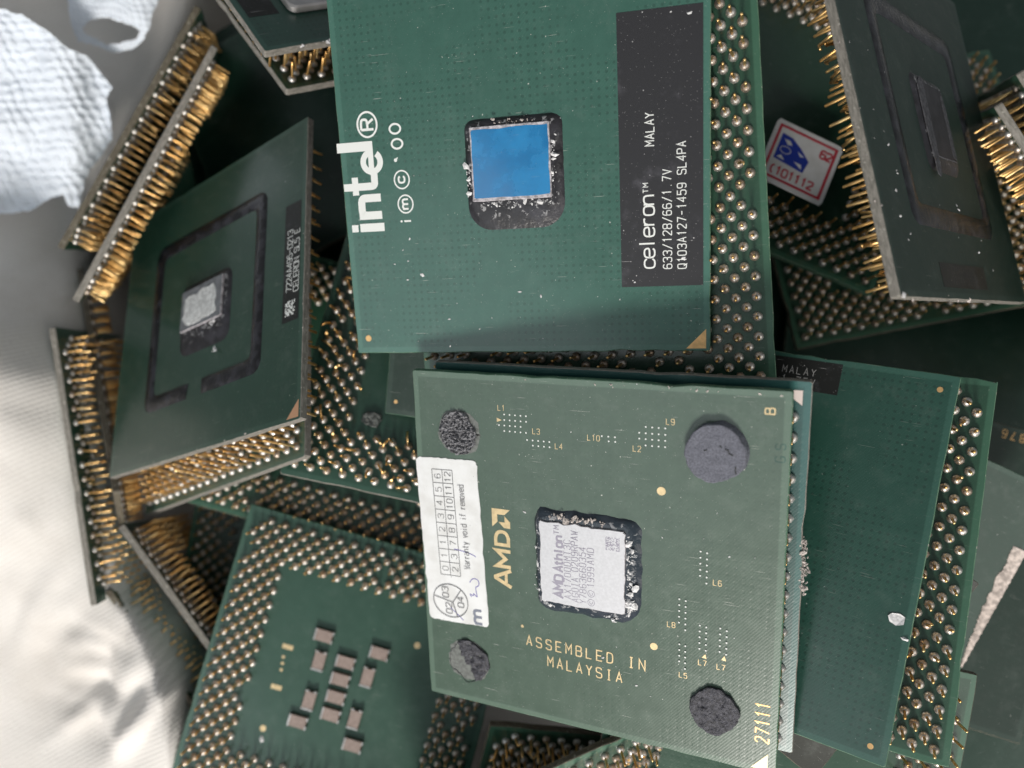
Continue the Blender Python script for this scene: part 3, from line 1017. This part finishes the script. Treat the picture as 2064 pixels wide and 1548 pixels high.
for pts in ([(17.6, 17.6), (18.0, 17.5), (18.1, 17.1), (18.6, 16.9)], [(18.9, 15.6), (18.85, 15.0), (19.0, 14.7)], [(15.2, 17.2), (15.6, 17.35)], [(17.0, 18.0), (17.25, 17.75)]):
    k = Ink(z=1.14)
    k.stroke(pts, .12)
    k.build(p, LABEL_DARK, 'foam_crack')
inner = rrect(-6.25, -6.1, 5.75, 5.65, .4)
outer = rrect(-6.9, -7.4, 7.5, 7.0, (2.6, 1.6, 1.0, 1.4), n=8, jit=.12, seed=6)
fo, fi = by_angle(outer, (0, 0), N_), by_angle(inner, (0, 0), N_)
fillet('underfill', fo, fi, .6, UNDERFILL_BLUE, p, noise=.16, seed=4)
dp = rrect(-6.1, -5.95, 5.6, 5.5, .35, jit=.075, seed=9, sub=14)
die = slab('die', dp, .85, .1, [DIE_PALE, DIE_RIM], p, bevel=.05)
flakes(p, [((6.0, -5.5), (6.2, 4.8)), ((6.2, -5.5), (6.5, -1.5))], 60, .15, (.5, .76), FLAKE, 31, .28)
flakes(p, [((-4.8, 6.1), (3.0, 6.0)), ((-4.4, 6.4), (2.6, 6.3))], 70, .12, (.46, .66), FLAKE_TAN, 32, .2)
flakes(p, [((-6.6, -5), (-6.6, 4.5)), ((2.5, -6.7), (5.0, -7.2)), ((-6, -6.4), (-4, -6.4))], 55, .11, (.35, .7), FLAKE, 33, .2)
Z = .862
k = Ink((-2.85, -5.05), 90, Z)
k.text('AMD', 0, 0, 1.2, 1.15, .30, 1.1)
k.text('Athlon', 3.75, 0, 1.2, .86, .26, .95)
k.text('TM', 9.0, .45, .7, .7, .09)
k.build(die, LASER)
for x, t, n in ((-1.75, 'AX1700DMT3C', .78), (-.72, 'AGOIA 0209RPAW', .73), (.36, 'Y7863660354', .74)):
    k = Ink((x, -5.3 if x > -1.5 else -5.0), 90, Z)
    k.text(t, 0, 0, .92, n, .085, .8)
    k.build(die, LASER)
k = Ink((1.45, -5.1), 90, Z)
for x in (.1, 1.35):
    k.ring(x, .42, .46, .46, .07, 24)
    k.ring(x, .42, .2, .2, .07, 16, 40, 320)
k.text('1999', 2.3, 0, .92, .76, .085, .8)
k.text('AMD', 5.5, 0, .92, .84, .085, .9)
k.build(die, LASER)
rr = random.Random(5)
k = Ink(z=Z)
c = .115
for i in range(16):
    for j in range(16):
        if i in (0, 15) and rr.random() < .8 or rr.random() < .46:
            k.rect(3.05 + i * c, 2.75 + j * c, 3.05 + i * c + c * .96, 2.75 + j * c + c * .96)
            k.z -= .0012
k.build(die, LASER, 'dot_code')
# sticker
ax = math.atan2(24.7, -.9)
st = sheet('sticker', [(-24.1 + a * .999 + b * -.036, -12.45 + a * .036 + b * .999) for a, b in rrect(0, 0, 9.65, 24.75, .75, jit=.045, seed=2, sub=22)], .10, PAPER, p)
SO = (-24.1, -12.45)
SA = 92.06
k = Ink(SO, SA, .106)
for y in (-2.5, -4.1, -5.7):
    k.stroke([(7.3, y), (23.1, y)], .11)
for i in range(9):
    k.stroke([(7.3 + 1.975 * i, -2.5), (7.3 + 1.975 * i, -5.7)], .11)
for row, y in ((['0', '1', '1', '2', '3', '4', '5', '6'], -3.85), (['2', '3', '7', '8', '9', '10', '11', '12'], -5.45)):
    for i, t in enumerate(row):
        if len(t) == 1:
            k.text(t, 7.3 + 1.975 * i + .68, y + .06, .92, 1, .09, 1.0)
        else:
            k.text(t, 7.3 + 1.975 * i + .22, y + .06, .92, .85, .09, .95)
k.text('Warranty void if removed', 8.6, -7.35, .98, .525, .075, .62)
k.ring(3.3, -3.75, 2.55, 2.8, .11, 48)
for a in (200, 78, 318):
    k.stroke([(3.1, -4.1), (3.3 + 2.5 * math.cos(math.radians(a)), -3.75 + 2.75 * math.sin(math.radians(a)))], .11)
k.text('03', 3.75, -3.5, 1.0, .95, .10, 1.0)
k.text('02', 1.3, -3.9, 1.0, .95, .10, 1.0)
k.text('04', 2.5, -5.9, 1.0, .95, .10, 1.0)
k.build(st, GREY_INK)
k = Ink(SO, SA, .107)
k.text('m', .35, -8.6, 1.75, 1, .42, 1.75)
k.build(st, simple('faded_grey_print', (0.22, 0.24, 0.30), .7))
k = Ink(SO, SA, .108)
for pts in ([(4.4, -7.2), (4.9, -6.9), (4.5, -7.6), (5.1, -7.5), (4.3, -8.2), (5.3, -8.0), (6.0, -8.0)], [(6.0, -8.0), (6.3, -8.6), (7.2, -8.5), (7.3, -7.6), (6.6, -7.1)], [(.5, -5.6), (1.6, -4.4), (2.2, -3.6)], [(11.4, -5.0), (11.3, -6.2), (10.9, -7.9), (10.6, -8.4)]):
    k.stroke(chaikin(pts, False, 2), .13)
k.build(st, PEN, 'pen_scribble')
# plated lettering
k = Ink((-10.78, -5.55), 90, .02)
for x0 in (0,):
    k.stroke([(.22, 0), (1.35, 2.38), (1.55, 2.38), (2.7, 0)], .52)
    k.rect(.85, .55, 2.1, .98)
    k.stroke([(3.2, 0), (3.2, 2.1), (4.35, .75), (5.5, 2.1), (5.5, 0)], .52)
    k.rect(6.15, 0, 6.65, 2.4)
    k.stroke(chaikin([(6.65, 2.16), (7.6, 2.16), (8.3, 1.7), (8.3, .7), (7.6, .24), (6.65, .24)], False, 2), .5)
s_ = .27
k.poly([(8.9 + a * s_, b * s_ - .1) for a, b in ((0, 10), (10, 10), (10, 0), (7, 3), (7, 7), (3, 7))])
k.poly([(8.9 + a * s_, b * s_ - .1) for a, b in ((3, 6.4), (3, 3), (6.4, 3), (3.4, 0), (0, 0), (0, 3.4))])
k.build(p, MARK_PALE)
k = Ink((-8.75, -13.62), -.6, .02)
k.text('ASSEMBLED', 0, 0, 1.48, 1.455, .17, .78)
k.build(p, MARK_PALE)
k = Ink((-8.75 + 10 * 1.455, -13.77), -.6, .02)
k.text('IN', 0, 0, 1.48, 1.455, .17, .78)
k.build(p, MARK_PALE)
k = Ink((-5.65, -16.2), -.6, .02)
k.text('MALAYSIA', 0, 0, 1.48, 1.40, .17, .78)
k.build(p, MARK_PALE)
k = Ink((23.72, -20.4), 90, .02)
k.text('27111', 0, 0, 1.6, 1.2, .17, .68)
k.build(p, MARK_GOLD)
k = Ink((22.9, 21.9), 90, .02)
k.text('B', 0, 0, 1.08, 1, .16, .98)
k.build(p, MARK_PALE)
k = Ink((24.2, 16.3), 90, .015)
k.text('GS', 0, 0, 1.1, 1.5, .14, .9)
k.build(p, G['deep'])
marks(p, [('dot', 9.97, 11.2, .55), ('dot', 9.19, -10.07, .5), ('dot', -9.33, -10.88, .22), ('tri', (23.7, -24.2), (23.7, -21.9), (21.7, -24.2)),
          ('tri', (-12.1, 18.9), (-12.1, 18.3), (-11.4, 18.6)), ('tri', (15.3, -10.3), (15.75, -9.75), (15.9, -10.4)), ('tri', (17.7, -10.1), (18.1, -9.5), (18.3, -10.2))], MARK_PALE)
for t, x, y in (('L1', -11.9, 19.9), ('L3', -7.0, 17.1), ('L4', -3.9, 15.35), ('L10', .5, 16.9), ('L2', 6.4, 16.0), ('L9', 10.5, 19.75), ('L6', 16.5, -.2), ('L8', 10.9, -6.9), ('L5', 12.5, -13.7), ('L7', 14.9, -11.4), ('L7', 17.2, -11.5)):
    k = Ink((x, y), 0, .02)
    k.text(t, 0, 0, .72, .6, .08, .8)
    k.build(p, MARK_PALE)
k = Ink(z=.02)
for x0, y0, nx, ny, dx, dy in ((-11.0, 19.4, 5, 1, .78, 0), (-11.0, 18.65, 5, 1, .78, 0), (-11.8, 17.9, 5, 1, .78, 0), (-11.05, 17.15, 5, 1, .78, 0), (-7.8, 16.2, 5, 1, .78, 0), (-7.0, 15.5, 4, 1, .78, 0),
                               (2.4, 17.6, 3, 1, .85, 0), (3.3, 17.0, 2, 1, .85, 0), (7.2, 17.7, 5, 1, .8, 0), (7.2, 18.45, 5, 1, .8, 0), (8.0, 19.25, 4, 1, .8, 0), (8.0, 16.9, 4, 1, .8, 0),
                               (14.9, 4.0, 1, 5, 0, -.8), (15.7, 3.9, 1, 6, 0, -.8), (12.4, -2.8, 1, 5, 0, -.8), (13.2, -2.9, 1, 6, 0, -.8), (15.0, -5.9, 1, 5, 0, -.8), (15.8, -6.0, 1, 5, 0, -.8), (17.5, -5.8, 1, 5, 0, -.8), (18.3, -6.0, 1, 5, 0, -.8), (12.5, -9.0, 1, 4, 0, -.8), (13.25, -9.1, 1, 5, 0, -.8)):
    for i in range(nx):
        for j in range(ny):
            k.disc(x0 + dx * i, y0 + dy * j, .115, n=8)
k.build(p, WHITE_INK, 'contact_dots')
flakes(p, [((-10, 24.2), (24, 24.2))], 26, .10, (-.05, .03), FLAKE_TAN, 41, .12)
flakes(p, [((-20, 20), (20, 20)), ((-10, 0), (20, 5)), ((0, -20), (20, -5))], 40, .06, (.03, .05), FLAKE, 42, 3.0, 'dust')

# ------------------------------------------------------------------ B2
marks(ROOT['B2'], [('tri', (22.2, 23.55), (22.2, 22.9), (23.75, 21.75), (23.75, 23.55))], simple('pale_pink_marking', (0.72, 0.62, 0.58), .5))
flakes(ROOT['B2'], [((24.7, 5.0), (24.9, -2.0))], 170, .09, (-.5, .15), FLAKE_TAN, 51, .24, 'lint')

# ------------------------------------------------------------------ C
p = ROOT['C']
lab = sheet('label', quad(-20, 19.9, 10.95, 24.1), .035, LABEL_DARK, p)
for y, t, x in ((21.95, 'MALAY', 3.4), (20.6, '1.75V', 3.5)):
    k = Ink((x, y), 0, .045)
    k.text(t, 0, 0, .95, .95, .11, .85)
    k.build(lab, simple('faded_white_print', (0.30, 0.30, 0.30), .6))
marks(p, [('dot', 22.7, 22.74, .36), ('dot', 22.66, -22.85, .36)], MARK_GOLD)
slab('paper_flake', [(22.1, -7.2), (22.9, -7.5), (23.7, -7.1), (23.75, -6.2), (23.1, -5.9), (22.2, -6.1), (21.8, -6.5)][::1], .14, .02, [FLAKE, FLAKE], p, bevel=.03, jitz=.05)
flakes(p, [((23.8, -8.9), (24.3, -8.6))], 5, .12, (.03, .06), FLAKE, 61, .1)

# ------------------------------------------------------------------ D and N: sealant ring left by a heat spreader
def ring_frame(parent, ro, ri, gap, seed, h=.22):
    """raised adhesive bead round a square, open between the angles in gap (degrees)"""
    n, v, f = 120, [], []
    A = by_angle(rrect(-ro, -ro, ro, ro, 2.0, n=8), (0, 0), n)
    B = by_angle(rrect(-ri, -ri, ri, ri, 1.0, n=8), (0, 0), n)
    prof = ((0, 0), (.12, .75), (.5, 1), (.88, .75), (1, 0))
    seg = [i for i in range(n + 1) if not gap or not (gap[0] < 360 * i / n < gap[1])]
    st = None
    runs, cur = [], []
    for i in range(n + 1):
        if i in seg:
            cur.append(i)
        elif cur:
            runs.append(cur)
            cur = []
    runs.append(cur)
    for run in runs:
        b = len(v)
        for q, i in enumerate(run):
            a, c = A[i % n], B[i % n]
            w = .05 * fbm(a[0] * .5 + seed, a[1] * .5)
            taper = min(1, .25 + q / 3, .25 + (len(run) - 1 - q) / 3) if gap else 1
            for t, z in prof:
                v.append((a[0] * (1 - t) + c[0] * t + w, a[1] * (1 - t) + c[1] * t + w, max(0.004, (h + w * .6) * z * taper)))
        m = len(prof)
        for q in range(len(run) - 1):
            for j in range(m - 1):
                f.append((b + q * m + j, b + q * m + j + 1, b + (q + 1) * m + j + 1, b + (q + 1) * m + j))
    return mesh_obj('sealant_ring', v, [tuple(reversed(x)) for x in f], RING, parent, smooth=True)


p = ROOT['D']
ring_frame(p, 15.5, 12.9, (258, 272), 2)
lab = sheet('label', quad(20.1, -9.4, 23.7, 10.2), .03, LABEL_DARK, p)
for x, t, y0 in ((22.0, '7224A495-0213', -4.6), (23.55, 'CELERON SL5ZE', -4.9)):
    k = Ink((x, y0), 90, .04)
    k.text(t, 0, 0, 1.15, .80, .13, .85)
    k.build(lab, WHITE_INK)
k = Ink(z=.04)
c = .24
for i in range(9):
    for j in range(10):
        if rr.random() < .62:
            k.rect(20.75 + i * c, -8.5 + j * c, 20.75 + (i + .97) * c, -8.5 + (j + .97) * c)
            k.z -= .0012
k.build(lab, WHITE_INK, 'dot_code')
fo = by_angle(rrect(-6.2, -7.9, 7.3, 4.9, (2.0, 2.0, 1.0, 2.2), n=8), (0, 0), N_)
fi = by_angle(rrect(-5.4, -3.8, 5.9, 3.6, .2), (0, 0), N_)
fillet('underfill', fo, fi, .5, UNDERFILL, p, noise=.05, seed=2)
die = slab('die', rrect(-5.3, -3.7, 5.8, 3.5, .15, jit=.03, seed=14), .82, .1, [simple('grey_silicon_die', (.22, .23, .25), .4, .2, noise=.2), DIE_RIM], p, bevel=.05)
k = by_angle(rrect(-4.3, -3.0, 4.4, 2.5, 1.3, jit=.22, seed=3), (0, 0), 60)
slab('thermal_paste', k, .90, .80, [PASTE, PASTE], die, bevel=.03, jitz=.02)
flakes(p, [((2.5, -4.2), (5.5, -4.3)), ((4.2, -8.4), (4.6, -9.4))], 14, .16, (.35, .6), FLAKE, 71, .2)
marks(p, [('tri', (24.3, -24.3), (24.3, -21.7), (21.8, -24.3))], simple('copper_marking', (.70, .40, .24), .5, .3))
flakes(p, [((22, -24.4), (-20, -24.5)), ((24.5, -24), (24.5, 10))], 30, .07, (-.1, .03), FLAKE_TAN, 72, .12)

p = ROOT['N']
ring_frame(p, 15.5, 12.6, None, 5)
fo = by_angle(rrect(-5.5, -7.2, 6.0, 6.4, 1.5, n=8), (0, 0), N_)
fi = by_angle(rrect(-4.2, -5.4, 4.6, 5.3, .2), (0, 0), N_)
fillet('underfill', fo, fi, .5, UNDERFILL, p, noise=.06, seed=7)
die = slab('die', rrect(-4.1, -5.3, 4.5, 5.2, .15, jit=.03, seed=15), .56, .1, [simple('dark_silicon_die', (.035, .033, .038), .5, 0, noise=.3), PASTE_DULL], p, bevel=.05)
k = [(-4.3, -8), (-3.2, -8.4), (-2.6, -4), (-2.4, 2), (-2.0, 5.6), (-3.2, 5.9), (-4.6, 4.5), (-4.8, -2)]
slab('dried_paste', resample(k, 40), .60, .50, [PASTE_DULL, PASTE_DULL], p, bevel=.01, jitz=.012)
k = [(3.4, -4.5), (4.6, -4.9), (4.9, 2.5), (4.4, 4.6), (3.7, 4.3)]
slab('dried_paste', resample(k, 30), .60, .50, [PASTE_DULL, PASTE_DULL], p, bevel=.01, jitz=.012)
lab = sheet('label', quad(-10.2, -23.2, 7.0, -20.0), .03, LABEL_DARK, p)
for y in (-21.3, -22.7):
    k = Ink((-6.5, y), 0, .04)
    k.text('7214A-0298', 0, 0, .95, .95, .09, .85)
    k.build(lab, simple('worn_grey_print', (.11, .11, .11), .6))
flakes(p, [((-24.5, -24.5), (-24.5, 20)), ((-24, -24.6), (0, -24.6))], 60, .14, (-.5, .03), FLAKE_TAN, 81, .15)
flakes(p, [((-24.3, -24.5), (-23.9, -24.6))], 3, .2, (-.1, .05), FLAKE, 82, .1)
flakes(p, [((-10, -12), (10, -18)), ((-20, 10), (-18, -20))], 24, .08, (.03, .08), FLAKE, 83, 2.5, 'dust')

# ------------------------------------------------------------------ F: capacitors
p = ROOT['F']
CAPS = [(x, y, 0) for x, y in ((-5.69, 6.59), (-.85, 3.32), (4.36, 6.34), (-.9, .30), (-.81, -2.75), (-.82, -5.80), (-5.98, -8.41), (4.21, -9.66))] + \
       [(x, y, 90) for x, y in ((-5.33, 2.33), (3.5, 1.93), (-5.1, -4.46), (3.31, -5.37))]
for x, y, a in CAPS:
    c, s_ = math.cos(math.radians(a)), math.sin(math.radians(a))

    def tr(pts):
        return [(x + px * c - py * s_, y + px * s_ + py * c) for px, py in pts]
    body = slab('capacitor', tr(quad(-1.45, -.98, 1.45, .98)), .78, .03, [CAP_BODY, CAP_BODY], p, bevel=.06)
    for x0, y0, x1, y1 in ((-1.68, -1.05, -1.40, 1.05), (1.40, .40, 1.68, 1.05), (1.40, -1.05, 1.68, -.40)):
        slab('terminal', tr(quad(x0, y0, x1, y1)), .84, .02, [CAP_END, CAP_END], body, bevel=.05)
marks(p, [('bar', -11.36, 2.91, 1.9, .8), ('bar', -11.31, -4.12, 1.9, .8), ('dot', -11.6, 1.1, .28), ('dot', -11.45, 0, .28), ('dot', -11.33, -1.1, .28), ('dot', 10.26, 9.21, .55), ('dot', -11.55, -11.35, .55)], MARK_PALE)
flakes(p, [((-11.2, -13.3), (-11.0, -13.1))], 4, .25, (.05, .1), FLAKE, 91, .1)

# ------------------------------------------------------------------ M: warranty sticker
p = ROOT['M']
TL, TR_, BR, BL = (-.4, -4.4), (11.29, -4.93), (10.79, -15.92), (-.9, -15.39)
Q = [BL, BR, TR_, TL]
ctr = (sum(a[0] for a in Q) / 4, sum(a[1] for a in Q) / 4)
ang = math.degrees(math.atan2(BR[1] - BL[1], BR[0] - BL[0]))
w_, h_ = math.dist(BL, BR), math.dist(BL, TL)
st = slab('sticker', resample(Q, 48), PINLEN + .35, PINLEN + .2, [PAPER, PAPER], p, bevel=.03, jitz=.012)
ZS = PINLEN + .395
k = Ink(BL, ang, ZS)
for x0, y0, x1, y1 in ((.7, .8, w_ - .7, 1.2), (.7, h_ - 1.2, w_ - .7, h_ - .8), (w_ - 1.15, 1.2, w_ - .7, h_ - 1.2), (.7, 1.2, 1.1, h_ - 1.2)):
    k.rect(x0, y0, x1, y1)
k.text('62', w_ - 3.2, h_ - 3.4, 1.35, 1.0, .3, 1.0)
k.text('(101112', 1.6, 1.7, 1.35, 1.12, .26, 1.0)
k.build(st, RED_INK)
k = Ink(BL, ang, ZS)
k.poly([(1.6, 4.2), (6.9, 3.8), (7.2, 6.0), (5.2, 7.6), (3.4, 8.6), (1.6, 8.8)])
k.build(st, BLUE_INK, 'emblem')
k = Ink(BL, ang, ZS + .004)
for pts in ([(4.9, 5.0), (6.5, 4.2), (6.2, 5.0)], [(4.9, 6.9), (5.6, 6.2), (6.3, 6.4)], [(2.0, 4.6), (3.4, 4.5), (2.6, 5.2)], [(2.2, 8.0), (3.0, 7.2), (3.8, 7.4), (3.2, 8.0)]):
    k.poly(pts)
k.ring(3.0, 6.2, .9, .6, .12, 20)
k.build(st, PAPER, 'emblem_highlight')

# ------------------------------------------------------------------ K1, I, Q3, R, H details
p = ROOT['K1']
slab('metal_lid', rrect(-17.5, -18.3, 15, 15, 1.2), 1.3, .02, [METAL_LID, METAL_LID], p, bevel=.25)
lab = sheet('label', quad(-23.6, -17.6, -18.9, 6), .03, LABEL_DARK, p)
flakes(p, [((-20, -24.6), (-10, -24.6))], 24, .14, (-.4, .03), FLAKE, 95, .15)
marks(ROOT['I'], [('dot', -23.1, -22.7, .3)], MARK_GOLD)
k = Ink((14.4, 23.9), 180, .02)
k.text('876', 0, 0, 1.3, 1.45, .16, .8)
k.build(ROOT['Q3'], MARK_GOLD)
p = ROOT['R']
rp = random.Random(3)
L_, R_ = [], []
NT = 110
for i in range(NT):
    t = i / (NT - 1)
    y = 14.5 - 20.5 * t
    w = 2.0 * (1 - t ** 2) * (0.9 + .25 * fbm(y * .5, 2.2, 0, 2)) + .35 + .22 * fbm(y * 2.6, 1.0, 4.0, 4)
    R_.append((24.9 + .12 * fbm(y * 2, 5.0), y))
    L_.append((24.9 - w, y))
v, f = [], []
for i in range(NT):
    for q in range(6):
        t = q / 5
        x = L_[i][0] * (1 - t) + R_[i][0] * t
        v.append((x, L_[i][1], .05 + .12 * abs(fbm(x * 1.3, L_[i][1] * 1.3, 1)) + (.16 * math.sin(t * 3.14))))
for i in range(NT - 1):
    for q in range(5):
        f.append((i * 6 + q, (i + 1) * 6 + q, (i + 1) * 6 + q + 1, i * 6 + q + 1))
mesh_obj('torn_paper', v, f, TORN_PAPER, p, smooth=True)
foam_pad(ROOT['H'], -13.0, -13.6, 1.5, 1.1, .5, GLUE, 21, rough=.15, freq=1.2, edge=.3)


# ------------------------------------------------------------------ the sack: white cloth round the heap
def ray(px, py, d):
    return ((px - PX0) / FPX * d, -(py - PY0) / FPX * d, CAM_Z - d)


CTRL = [(-300, -100, 150), (-300, 300, 150), (-300, 550, 140), (-300, 700, 128), (-300, 820, 126), (-300, 1000, 131), (-300, 1300, 141), (-300, 1700, 142),
        (0, -50, 152), (0, 200, 152), (0, 400, 152), (0, 550, 142), (0, 660, 130), (0, 750, 127), (0, 850, 128), (0, 950, 131), (0, 1100, 136), (0, 1250, 141), (0, 1400, 142), (0, 1600, 142),
        (100, 640, 142), (100, 720, 137), (100, 820, 136), (110, 950, 137), (130, 1100, 139), (150, 1200, 140), (100, 1350, 143),
        (200, 1250, 139), (280, 1260, 137), (300, 1330, 134), (340, 1400, 132), (320, 1500, 132), (200, 1450, 140), (250, 1600, 136), (400, 1750, 138),
        (100, 100, 158), (200, 50, 160), (300, 0, 162), (250, 200, 160), (150, 400, 158), (110, 520, 153), (400, -100, 162),
        (2064, 0, 136), (2000, 60, 148), (2250, 200, 145), (1800, -200, 148), (1200, -400, 140), (600, -300, 155), (2450, 800, 120), (2450, 1500, 120), (1500, 2050, 130), (700, 2050, 138)]
C3 = np.array([ray(*c) for c in CTRL])


def tps(A, B):
    r2 = ((A[:, None, :2] - B[None, :, :2]) ** 2).sum(2)
    return np.where(r2 > 0, r2 * np.log(r2 + 1e-12) * 0.5, 0)


n = len(C3)
Km = np.zeros((n + 3, n + 3))
Km[:n, :n] = tps(C3, C3) + np.eye(n) * 25.0
Km[:n, n] = Km[n, :n] = 1
Km[:n, n + 1:] = C3[:, :2]
Km[n + 1:, :n] = C3[:, :2].T
wts = np.linalg.solve(Km, np.concatenate([C3[:, 2], np.zeros(3)]))
PIT = np.array([(-66, 90), (-69, 78), (-89, 28), (-83.5, 12), (-80, 4), (-75.5, -20), (-72, -38), (-65, -45), (-60, -54), (-58, -68), (-54, -88), (-12, -100), (90, -105), (150, -10), (150, 40), (118, 66), (84, 84), (60, 96), (14, 100)])


def pit_depth(X, Y):
    """signed distance into the hollow (positive inside)"""
    inside = np.zeros(X.shape, bool)
    dmin = np.full(X.shape, 1e9)
    m = len(PIT)
    for i in range(m):
        a, b = PIT[i], PIT[(i + 1) % m]
        c = ((a[1] > Y) != (b[1] > Y)) & (X < (b[0] - a[0]) * (Y - a[1]) / (b[1] - a[1] + 1e-12) + a[0])
        inside ^= c
        e = b - a
        t = np.clip(((X - a[0]) * e[0] + (Y - a[1]) * e[1]) / (e @ e), 0, 1)
        dmin = np.minimum(dmin, np.hypot(X - a[0] - t * e[0], Y - a[1] - t * e[1]))
    return np.where(inside, dmin, -dmin)


gx, gy = np.arange(-150, 171, 1.1), np.arange(-125, 126, 1.1)
X, Y = np.meshgrid(gx, gy)
P2 = np.stack([X.ravel(), Y.ravel()], 1)
Zc = (tps(P2, C3) @ wts[:n] + wts[n] + P2 @ wts[n + 1:]).reshape(X.shape)
Zc = np.clip(Zc, -75, 5)
FOLDS = [((215, 1290), (190, 1450), 1.6, 2.2), ((330, 1330), (215, 1490), 1.9, 2.0), ((250, 1250), (245, 1340), 1.2, 1.4), ((300, 1420), (210, 1530), 2.2, -2.2), ((60, 1330), (150, 1240), 1.3, 2.5),
         ((40, 760), (30, 900), 1.5, 3.0), ((80, 640), (60, 800), 1.4, 3.0), ((350, 1370), (260, 1500), 1.2, -1.6), ((150, 1400), (210, 1560), 1.5, 2.4), ((60, 480), (120, 560), 1.2, 3.0)]
rf = random.Random(12)
for _ in range(26):
    ax_, ay_ = rf.uniform(150, 345), rf.uniform(1290, 1530)
    an, ln = rf.uniform(2.2, 3.4), rf.uniform(70, 190)
    FOLDS.append(((ax_, ay_), (ax_ + ln * math.cos(an), ay_ - ln * math.sin(an) * rf.choice((-1, 1, -1))), rf.uniform(.35, .95), rf.choice((1, -1)) * rf.uniform(1.0, 2.0)))
for _ in range(22):
    ax_, ay_ = rf.uniform(-20, 150), rf.uniform(480, 1300)
    an, ln = rf.uniform(0.6, 2.5), rf.uniform(60, 160)
    FOLDS.append(((ax_, ay_), (ax_ + ln * math.cos(an), ay_ + ln * math.sin(an)), rf.uniform(.2, .6), rf.choice((1, -1)) * rf.uniform(1.0, 2.4)))
for a, b, amp, wd in FOLDS:
    A, B = np.array(ray(*a, 137))[:2], np.array(ray(*b, 137))[:2]
    e = B - A
    t = np.clip(((X - A[0]) * e[0] + (Y - A[1]) * e[1]) / (e @ e), 0, 1)
    dd = np.hypot(X - A[0] - t * e[0], Y - A[1] - t * e[1])
    Zc -= amp * math.copysign(1, wd) * np.exp(-(dd / abs(wd)) ** 2) * np.sin(np.pi * np.clip(t, 0.06, 0.94)) ** 0.5
nz = np.array([fbm(x * .035, y * .035, 2.0, 2) * 1.3 + fbm(x * .1 + 9, y * .1, 5.0, 1) * .22 for x, y in P2]).reshape(X.shape)
Zc += nz
sd = pit_depth(X, Y)
s = np.clip(sd / 7.0, 0, 1)
Zc -= (s * s * (3 - 2 * s)) * 72
ny, nx = X.shape
verts = list(zip(X.ravel().tolist(), Y.ravel().tolist(), Zc.ravel().tolist()))
faces = [(j * nx + i, j * nx + i + 1, (j + 1) * nx + i + 1, (j + 1) * nx + i) for j in range(ny - 1) for i in range(nx - 1)]
sack = mesh_obj('cloth_sack', verts, faces, COTTON, None, smooth=True)
sack['label'] = 'creased white cotton sack spread round and under the heap of processors'
sack['category'] = 'sack'
sack['kind'] = 'thing'

# ------------------------------------------------------------------ woven plastic bag, upper left
bag = link(bpy.data.objects.new('woven_bag', None))
bag.location = [c * MM for c in ray(100, 220, 140)]
bag['label'], bag['category'] = 'crumpled white woven plastic bag lying on the cloth, upper left', 'bag'
B0 = np.array(ray(100, 220, 140))


def in_poly(px, py, poly):
    c = False
    m = len(poly)
    for i in range(m):
        a, b = poly[i], poly[(i + 1) % m]
        if (a[1] > py) != (b[1] > py) and px < (b[0] - a[0]) * (py - a[1]) / (b[1] - a[1]) + a[0]:
            c = not c
    return c


def flap(poly, hole, depth, cell, amp, seed, rot):
    xs, ys = [p[0] for p in poly], [p[1] for p in poly]
    st = 2.0
    ids, v, f = {}, [], []
    cs, sn = math.cos(rot), math.sin(rot)
    nx_, ny_ = int((max(xs) - min(xs)) / st) + 2, int((max(ys) - min(ys)) / st) + 2

    def vid(i, j):
        if (i, j) not in ids:
            x, y = min(xs) + i * st, min(ys) + j * st
            d = depth(x, y) + 2.0 * fbm(x * .010 + seed, y * .010, 1, 1) + .3 * fbm(x * .03, y * .03 + seed, 2, 1)
            wx, wy = x + 9 * fbm(x * .02, y * .02, 3, 2), y + 9 * fbm(x * .02, y * .02, 6, 2)
            a, b = (wx * cs - wy * sn) / cell, (wx * sn + wy * cs) / (cell * .62)
            ia, ib = math.floor(a), math.floor(b)
            w = math.sin(math.pi * (a - ia)) ** .7 * math.sin(math.pi * (b - ib)) ** .7
            d -= amp * w * (1.0 if (ia + ib) % 2 == 0 else -.3)
            ids[(i, j)] = len(v)
            p3 = ray(x, y, d)
            v.append((p3[0] - B0[0], p3[1] - B0[1], p3[2] - B0[2]))
        return ids[(i, j)]
    for j in range(ny_):
        for i in range(nx_):
            x, y = min(xs) + (i + .5) * st, min(ys) + (j + .5) * st
            x += 3.0 * fbm(x * .05, y * .05, 7)
            y += 3.0 * fbm(x * .05, y * .05, 17)
            if in_poly(x, y, poly) and not (hole and in_poly(x, y, hole)):
                f.append((vid(i, j), vid(i, j + 1), vid(i + 1, j + 1), vid(i + 1, j)))
    return mesh_obj('flap', v, f, POLY, bag, smooth=True)


flap([(-160, -40), (0, 18), (45, 30), (95, 62), (135, 96), (180, 115), (205, 150), (226, 175), (214, 200), (222, 235), (226, 280), (200, 320), (178, 345), (170, 372), (158, 420), (140, 416), (126, 392), (95, 402), (60, 425), (20, 430), (-160, 430)],
     None, lambda x, y: 134 + .038 * y - .012 * (200 - x) + 3.0 * math.exp(-((x - 215) / 45) ** 2), 19.0, .30, 3.0, -.5)
flap([(136, -40), (138, 20), (146, 55), (158, 84), (196, 92), (212, 100), (232, 108), (262, 100), (286, 84), (300, 60), (308, 30), (322, -10), (330, -40)],
     [(165, 58), (185, 38), (215, 36), (250, 46), (282, 62), (276, 78), (246, 86), (214, 90), (200, 80), (176, 72)],
     lambda x, y: 143 + .045 * y + .0002 * (x - 225) ** 2, 12.0, .16, 8.0, -.8)
